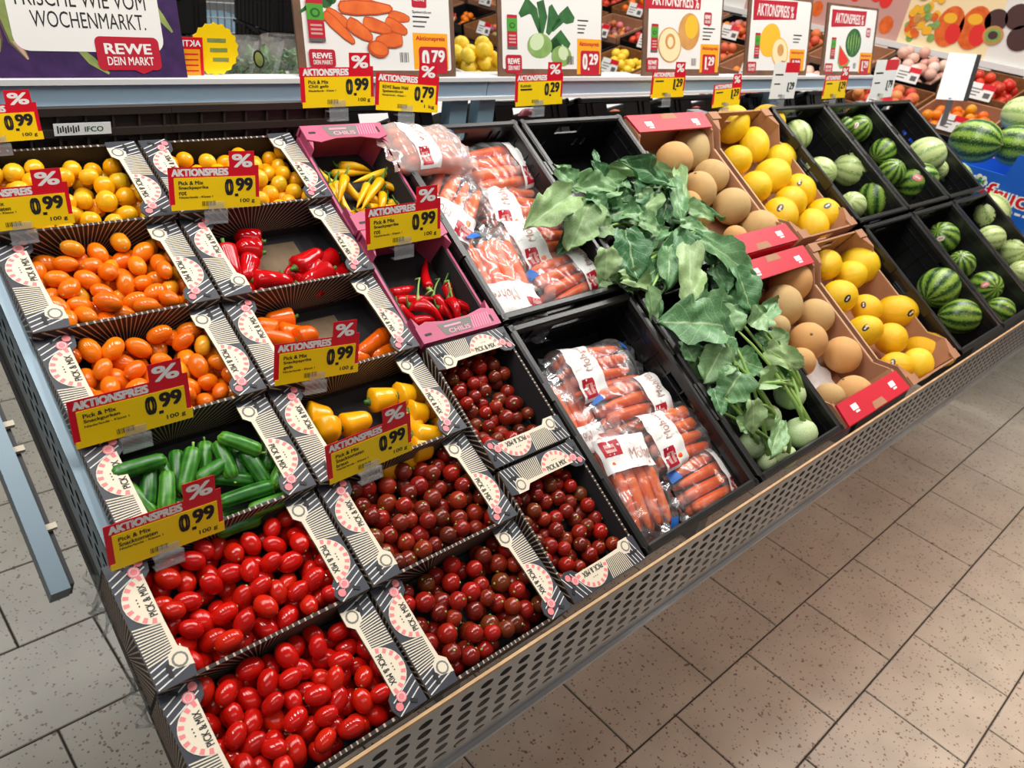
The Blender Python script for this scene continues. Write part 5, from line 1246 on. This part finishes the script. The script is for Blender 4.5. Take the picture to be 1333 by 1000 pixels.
star = [(.036 * (1 + .09 * (k % 2)) * math.cos(2 * PI * k / 36), .03 + .036 * (1 + .09 * (k % 2)) * math.sin(2 * PI * k / 36)) for k in range(36)]
p.prism(star, -.0008, 0, 0)
for i, y in enumerate((.040, .026, .012)): p.rect(-.012 + i * .004, y, .018 + i * .002, y + .006, 1, 1)
o = p.build('starburst_card', ['tag_yellow', 'print_asparagus']); o.matrix_local = frame(Vector((c.x, .872, 1.293 + .008)), Vector((1, 0, 0)), Vector((0, 0, 1)), Vector((0, -1, 0))); tag(o, 'round yellow card with a jagged edge behind the rail', 'card')
c = on_y((238, 106), .870); c.z = 1.293; p = Print(); p.prism([(0, 0), (.034, 0), (.034, .055), (0, .055)], -.0008, 0, 0); p.rect(.002, .0, .029, .038, 1, 1); p.text('AKTI', .003, .042, .031, .051, 1, 2, .02, mirror=True)
for i in range(4): p.rect(.005, .006 + i * .008, .026, .008 + i * .008, 2, 0)
o = p.build('price_card', ['tag_red', 'poster_orange', 'paper_white']); o.matrix_local = frame(c, Vector((1, 0, 0)), Vector((0, 0, 1)), Vector((0, -1, 0))); tag(o, 'red and orange price card seen from behind beside the purple board', 'price tag')
# grey bin of lemons behind the gap between the carrot and kohlrabi posters
c = on_y((622, 86), 2.0); bn = thing('bin', 'grey bin heaped with lemons behind the rail', 'bin', Matrix.Translation(c))
m = MB(); wall_cells(m, -.16, .16, -.30, 0, -.13, -.126, []); wall_cells(m, -.16, .16, -.30, 0, .126, .13, []); m.box((-.16, -.13, -.30), (.16, .13, -.29)); m.box((-.16, -.13, -.30), (-.156, .13, 0)); m.box((.156, -.13, -.30), (.16, .13, 0)); m.build('body', 'box_grey', bn)
m = MB(); m.box((-.17, -.14, -.012), (.17, -.125, .004)); m.box((-.17, .125, -.012), (.17, .14, .004)); m.box((-.17, -.14, -.012), (-.155, .14, .004)); m.box((.155, -.14, -.012), (.17, .14, .004)); m.build('rim', 'rail_white', bn)
m = MB(); m.box((-.12, -.10, -c.z), (.12, .10, -.30)); m.build('stand', 'steel', bn)
scatter(Matrix.Translation(c) @ T(0, -.12, 0), round_fruit('lemon', 1, 1.25), 'lemon', 'bright yellow lemon heaped in the grey bin', 'lemons in the grey bin', 'lemon', .030, .30, .24, -.06, 34)
# stacks of black crates and a wire trolley farther back, above the herbs
for k, (pxx, l) in enumerate((((228, 40), 'stack of black crates far behind, next to the purple board'), ((392, 40), 'stack of black crates far behind, next to the carrot poster'))):
    c = on_y(pxx, 3.2)
    for j in range(4):
        t = crate(('%s, %s' % (l, ('lowest', 'second', 'third', 'topmost')[j])), frame(Vector((c.x, 3.2, c.z - .02 + .17 * j)), Vector((1, 0, 0)), Vector((0, 1, 0)), Vector((0, 0, 1))), group='stacked black crates far behind', H=.165, W=.30, holes=False)
    m = MB(); m.box((c.x - .18, 3.15, 0), (c.x + .18, 3.62, c.z - .19)); o = m.build('plinth', 'wall_paint'); tag(o, 'pale plinth under the far crates beside the %s' % ('purple board', 'carrot poster')[k], 'plinth')
c = on_y((310, 38), 4.0); tr = thing('shopping_trolley', 'wire shopping trolley far behind the herb bags', 'shopping trolley', Matrix.Translation((c.x, 4.0, 0)))
m = MB(); zb, zt = c.z - .02, c.z + .42
for i in range(15):
    x = -.26 + i * .52 / 14; m.tube([(x, 0, zb), (x * 1.12, 0, zt)], .004, 5)
for i in range(7):
    z = zb + i * (zt - zb) / 6; m.tube([(-.27 - .03 * i / 6, 0, z), (.27 + .03 * i / 6, 0, z)], .004, 5)
m.build('basket_front', 'steel', tr)
m = MB()
for sx in (-1, 1):
    for i in range(9): m.tube([(sx * .28, i * .09, zb), (sx * .30, i * .09, zt)], .004, 5)
    for i in range(5): m.tube([(sx * .29, 0, zb + i * .1), (sx * .29, .75, zb + i * .1)], .004, 5)
m.build('basket_sides', 'steel', tr)
m = MB(); m.box((-.28, 0, zb - .01), (.28, .75, zb)); m.build('basket_floor', 'post_blue', tr)
for sx in (-1, 1):
    m = MB(); m.tube([(sx * .24, .05, .06), (sx * .26, .4, zb)], .012, 6); m.build('leg', 'steel', tr)
    for y in (.05, .7):
        m = MB(); m.tube([(sx * .24 - .012, y, .05), (sx * .24 + .012, y, .05)], .05, 12); m.build('wheel', 'dark_metal', tr)
m = MB(); m.box((.05, -.01, zb + .12), (.13, -.004, zb + .28)); m.build('sign', 'tag_red', tr)

# ---------------------------------------------------------------- blue watermelon carton at the right end
XB = 2.52
bx_ = thing('blue_carton', 'blue printed carton of large watermelons at the right end', 'box', frame(Vector((XB, .80, .95)), Vector((0, -1, 0)), Vector((0, 0, 1)), Vector((-1, 0, 0))))
tp = on_x((1255, 213), XB).z - .95
m = MB(); m.prism([(0, 0), (.62, 0), (.62, tp + .07), (.50, tp + .07), (.485, tp), (0, tp)], -.006, 0); m.build('front_wall', 'box_blue', bx_)
m = MB(); m.box((0, 0, -.5), (.62, tp * .8, -.494)); m.build('back_wall', 'box_blue', bx_)
for x in (0, .614):
    m = MB(); m.box((x, 0, -.5), (x + .006, tp, -.006)); m.build('side_wall', 'box_blue', bx_)
m = MB(); m.box((0, 0, -.5), (.62, .006, -.006)); m.build('base', 'box_blue', bx_)
def on_box(px): q = on_x(px, XB); return (.80 - q.y, q.z - .95)
p = Print(); a = on_box((1288, 262)); b = on_box((1338, 246)); hh = .052; ww = .20
x0 = on_box((1284, 245))[0]; y0 = on_box((1300, 262))[1] - .004
p.text('frucht', x0 - .003, y0 - .003, x0 + ww + .003, y0 + hh + .003, 1, 1, .06); p.text('frucht', x0, y0, x0 + ww, y0 + hh, 2, 0, .012)
for k in range(7):
    p.disc(x0 - .03 + .018 * math.cos(k * .9), y0 + .045 + .014 * math.sin(k * .9), .009, 3, 1, 10)
for k in range(4): p.disc(x0 - .028 + .010 * math.cos(k * 1.6), y0 + .045 + .008 * math.sin(k * 1.6), .006, 4, 2, 8)
p.disc(x0 - .012, y0 + .022, .010, 5, 0, 12)
for i in range(6): p.rect(x0 + .06 + i * .024, y0 - .022, x0 + .078 + i * .024, y0 - .014, 1, 1)
p.build('print', ['tag_red', 'paper_white', 'print_badge_green'], bx_)
m = MB(); m.box((XB, .42, .0), (XB + .49, .80, .945)); o = m.build('plinth', 'dark_metal'); tag(o, 'dark plinth under the blue watermelon carton', 'plinth')
for px, r_, kd, l in (((1270, 184), .080, 'dark', 'large dark watermelon with bold stripes in the blue carton'), ((1324, 190), .074, 'dark', 'large watermelon at the right edge of the blue carton'), ((1333, 150), .07, 'pale', 'yellow-green melon at the right frame edge behind the carton')):
    c = on_x(px, XB + (.14 if r_ == .080 else .24 if r_ == .074 else .36)); o = put('watermelon', MEL[kd]); o.matrix_local = Matrix.Translation(c) @ R(1.45, 'X') @ R(rb.uniform(0, 1), 'Z') @ Matrix.Diagonal((r_ * .9, r_ * .9, r_ * 1.04, 1)); tag(o, l, 'melon', 'watermelons in the blue carton'); put('stem_scar', scar_me, o)

# ---------------------------------------------------------------- fruit stand across the end of the aisle
XS0, ZS0, DX, DZ = 3.35, .93, .36, .125
st = thing('fruit_stand', 'stepped fruit stand across the end of the aisle', 'display stand')
for k in range(3):
    m = MB(); m.box((XS0 + k * DX, .33, 0), (XS0 + (k + 1) * DX, 5.2, ZS0 + k * DZ - .085)); m.build('step', 'dark_metal', st)
m = MB(); m.box((4.46, -.4, 0), (4.52, 5.2, 1.30)); m.build('back_panel', 'wall_paint', st)
zb = on_x((1240, 70), 4.44).z
m = MB(); m.box((4.42, -.4, zb - .03), (4.46, 5.2, zb)); m.build('shelf_edge', 'rail_white', st)
bn = thing('banner', 'long picture banner of fruit above the far stand', 'banner', frame(Vector((4.455, 3.4, zb)), Vector((0, -1, 0)), Vector((0, 0, 1)), Vector((-1, 0, 0))))
m = MB(); m.box((0, 0, -.03), (3.6, .5, -.001)); m.build('board', 'poster_white', bn)
p = Print(); p.dz = .0006
BNM = ['print_cream', 'print_redflesh', 'print_yellow', 'print_orange', 'print_brown', 'print_pink', 'print_tan', 'print_lime', 'poster_white', 'print_green']
def bx2(px, py): q = on_x((px, py), 4.455); return (3.4 - q.y, q.z - zb)
def clampy(y): return max(.012, min(.485, y))
x1 = bx2(1168, 50)[0]; x2 = bx2(1216, 60)[0]; x3 = bx2(1283, 70)[0]
p.rect(0, 0, 3.6, .5, 1, 8); p.rect(x1 - 1.0, 0, x1, .5, 2, 5); p.rect(x1, 0, x2, .5, 2, 0); p.rect(x2, 0, x3, .5, 2, 0)
for i in range(34):
    cx = x1 - .05 - rb.random() * .9; cy = .06 + rb.random() * .38; rr = rb.uniform(.03, .045); cx = min(cx, x1 - rr); p.disc(cx, cy, rr, 3 + i * .1, 1 if i % 3 else 3, 12, rr * 1.2)
for i in range(80):
    cx = rb.uniform(x1 + .03, x2 - .03); cy = rb.uniform(.03, .46); p.disc(cx, cy, .022, 3 + i * .1, (2, 3, 6, 7, 2)[i % 5], 9, .02, i)
for px, py, w_, h_ in ((1234, 40, .07, .10), (1266, 42, .075, .105)):
    a = bx2(px, py); p.disc(a[0], a[1] + .02, w_, 8, 3, 20, h_); p.disc(a[0] + .03, a[1] - .01, w_ * .55, 9, 1, 16, h_ * .5, .3); p.disc(a[0] - .01, a[1] + .06, w_ * .5, 9, 2, 14, h_ * .25)
for px, py, r_ in ((1297, 27, .055), (1326, 22, .06), (1328, 50, .06)):
    a = bx2(px, py); p.disc(a[0], a[1], r_, 8, 4, 18)
a = bx2(1293, 46); p.disc(a[0], a[1], .05, 10, 6, 18, .045); p.disc(a[0], a[1], .038, 11, 7, 16, .034); p.disc(a[0], a[1], .024, 12, 4, 12, .02)
for i in range(10): p.disc(x1 - 1.2 - i * .16, .2 + .05 * math.sin(i * 2), .09, 4, (9, 4, 7, 3)[i % 4], 16)
p.build('print', BNM, bn)
TRAY = {}
def tray_mesh(m_):
    if m_ not in TRAY:
        b = MB(); b.box((-.17, 0, -.08), (.17, .33, -.075)); out = b.mesh('base', [m_]); ws = []
        for lo, hi_ in (((-.17, 0, -.08), (.17, .008, -.01)), ((-.17, .322, -.08), (.17, .33, 0)), ((-.17, 0, -.08), (-.162, .33, 0)), ((.162, 0, -.08), (.17, .33, 0))):
            b = MB(); b.box(lo, hi_); ws.append(b.mesh('wall', [m_]))
        TRAY[m_] = [('base', out)] + [('wall', w_) for w_ in ws]
    return TRAY[m_]
KINDS = [('peach', 'peach', .040, 'peach'), ('apple', 'berry', .036, 'apple'), ('mixed_fruit', 'mixed_fruit', .034, 'fruit'), ('onion', 'pale_fruit', .040, 'onion'), ('plum', 'mixed_fruit', .030, 'plum'), ('lemon', 'lemon', .036, 'lemon'), ('mandarin', 'tomato_orange', .034, 'mandarin')]
pc = Print(); pc.dz = .0006; pc.prism([(-.06, 0), (.06, 0), (.06, .075), (-.06, .075)], -.002, 0, 0); pc.rect(0, .05, .06, .075, 1, 1)
for i in range(3): pc.rect(-.05, .015 + i * .015, -.01 + i * .01, .02 + i * .015, 1, 2)
pc.rect(.02, .012, .05, .036, 1, 2); pc = pc.mesh('price_card', ['paper_white', 'tag_red', 'poster_text'])
tl = math.radians(16); ORD = ('lowest', 'middle', 'top')
for k in range(3):
    for j in range(12):
        y = .52 + j * .365 + .05 * k; kd = KINDS[(j * 2 + k * 3 + (j * k) % 2) % 7]; x = XS0 + k * DX + .01; z = ZS0 + k * DZ
        M = frame(Vector((x, y, z)), Vector((0, -1, 0)), Vector((math.cos(tl), 0, math.sin(tl))), Vector((-math.sin(tl), 0, math.cos(tl))))
        where = '%s step of far stand, number %d from near end' % (ORD[k], j + 1)
        t = thing('produce_tray', 'tray of %ss on the %s' % (kd[0].replace('_', ' '), where), 'tray', M, 'trays on the far fruit stand')
        for n, me in tray_mesh(('wicker', 'black_plastic', 'cardboard')[(j + k) % 3]): put(n, me, t)
        if (k, j) == (2, 3): continue
        scatter(M, round_fruit(kd[1]), kd[0], '%s on the %s' % (kd[0].replace('_', ' '), where), 'fruit on the far stand', kd[3], kd[2] * .78, .30, .29, -.072, 30 if j < 8 else 12)
        o = put('price_card', pc); o.matrix_local = M @ T(.03, -.012, -.02) @ R(math.radians(60), 'X'); tag(o, 'white price card on the ' + where, 'price card', 'price cards on the far stand')
for j in range(9):
    o = put('price_card', pc); o.matrix_local = frame(Vector((4.415, .55 + j * .28, zb - .075)), Vector((0, -1, 0)), Vector((.2, 0, .98)).normalized(), Vector((-.98, 0, .2)).normalized()) ; tag(o, 'white price card on the shelf edge under the banner, number %d from the near end' % (j + 1), 'price card', 'price cards under the banner')
# framed notice standing on the far stand
X1, X2 = 3.30, 3.36
c4_ = [on_x((1218, 129), X1), on_x((1254, 131), X1), on_x((1272, 71), X2), on_x((1236, 68), X2)]
nt_ = thing('notice_stand', 'white notice in a dark-edged clear stand on the far fruit stand', 'notice', Matrix.Translation(c4_[0]))
m = MB(); c0 = c4_[0]; m.add([q - c0 for q in c4_], [(0, 1, 2, 3)]); sh = m.build('sheet', 'paper_white', nt_); sm = sh.modifiers.new('thickness', 'SOLIDIFY'); sm.thickness = .003
d1 = (c4_[1] - c4_[0]).normalized()
m = MB(); m.add([q - c0 + Vector((-.0, 0, 0)) for q in (c4_[1], c4_[1] + d1 * .016, c4_[2] + d1 * .016, c4_[2])], [(0, 1, 2, 3)]); sh = m.build('edge', 'ink', nt_); sm = sh.modifiers.new('thickness', 'SOLIDIFY'); sm.thickness = .006
m = MB(); mid_ = (c4_[0] + c4_[1]) / 2 - c0; m.tube([mid_ + Vector((.01, 0, .01)), mid_ + Vector((.04, 0, -.10))], .012, 6); m.build('foot', 'steel', nt_)

# clear plastic bags hanging below the left end of the display
def hang_bag(label, px, wid, hgt, seed):
    c = on_x(px, U0 - .012); t = thing('plastic_bag', label, 'plastic bag', frame(c, DV, Vector((-1, 0, 0)), NV), 'clear bags hanging at the left end')
    m = MB(); nx, nz = 10, 12
    m.add([((i / nx - .5) * wid * (1 - .3 * j / nz), .012 * noise.noise(Vector((i * .5, j * .4, seed))) + .006 * math.sin(i * 1.4 + seed), -hgt * j / nz) for j in range(nz + 1) for i in range(nx + 1)], [(j * (nx + 1) + i, j * (nx + 1) + i + 1, (j + 1) * (nx + 1) + i + 1, (j + 1) * (nx + 1) + i) for j in range(nz) for i in range(nx)])
    m.build('film', 'film', t, True)
hang_bag('upper clear plastic bag hanging beside the red tomato boxes', (135, 775), .07, .075, 1)
hang_bag('lower clear plastic bag hanging below the red tomato boxes', (185, 905), .07, .06, 5)
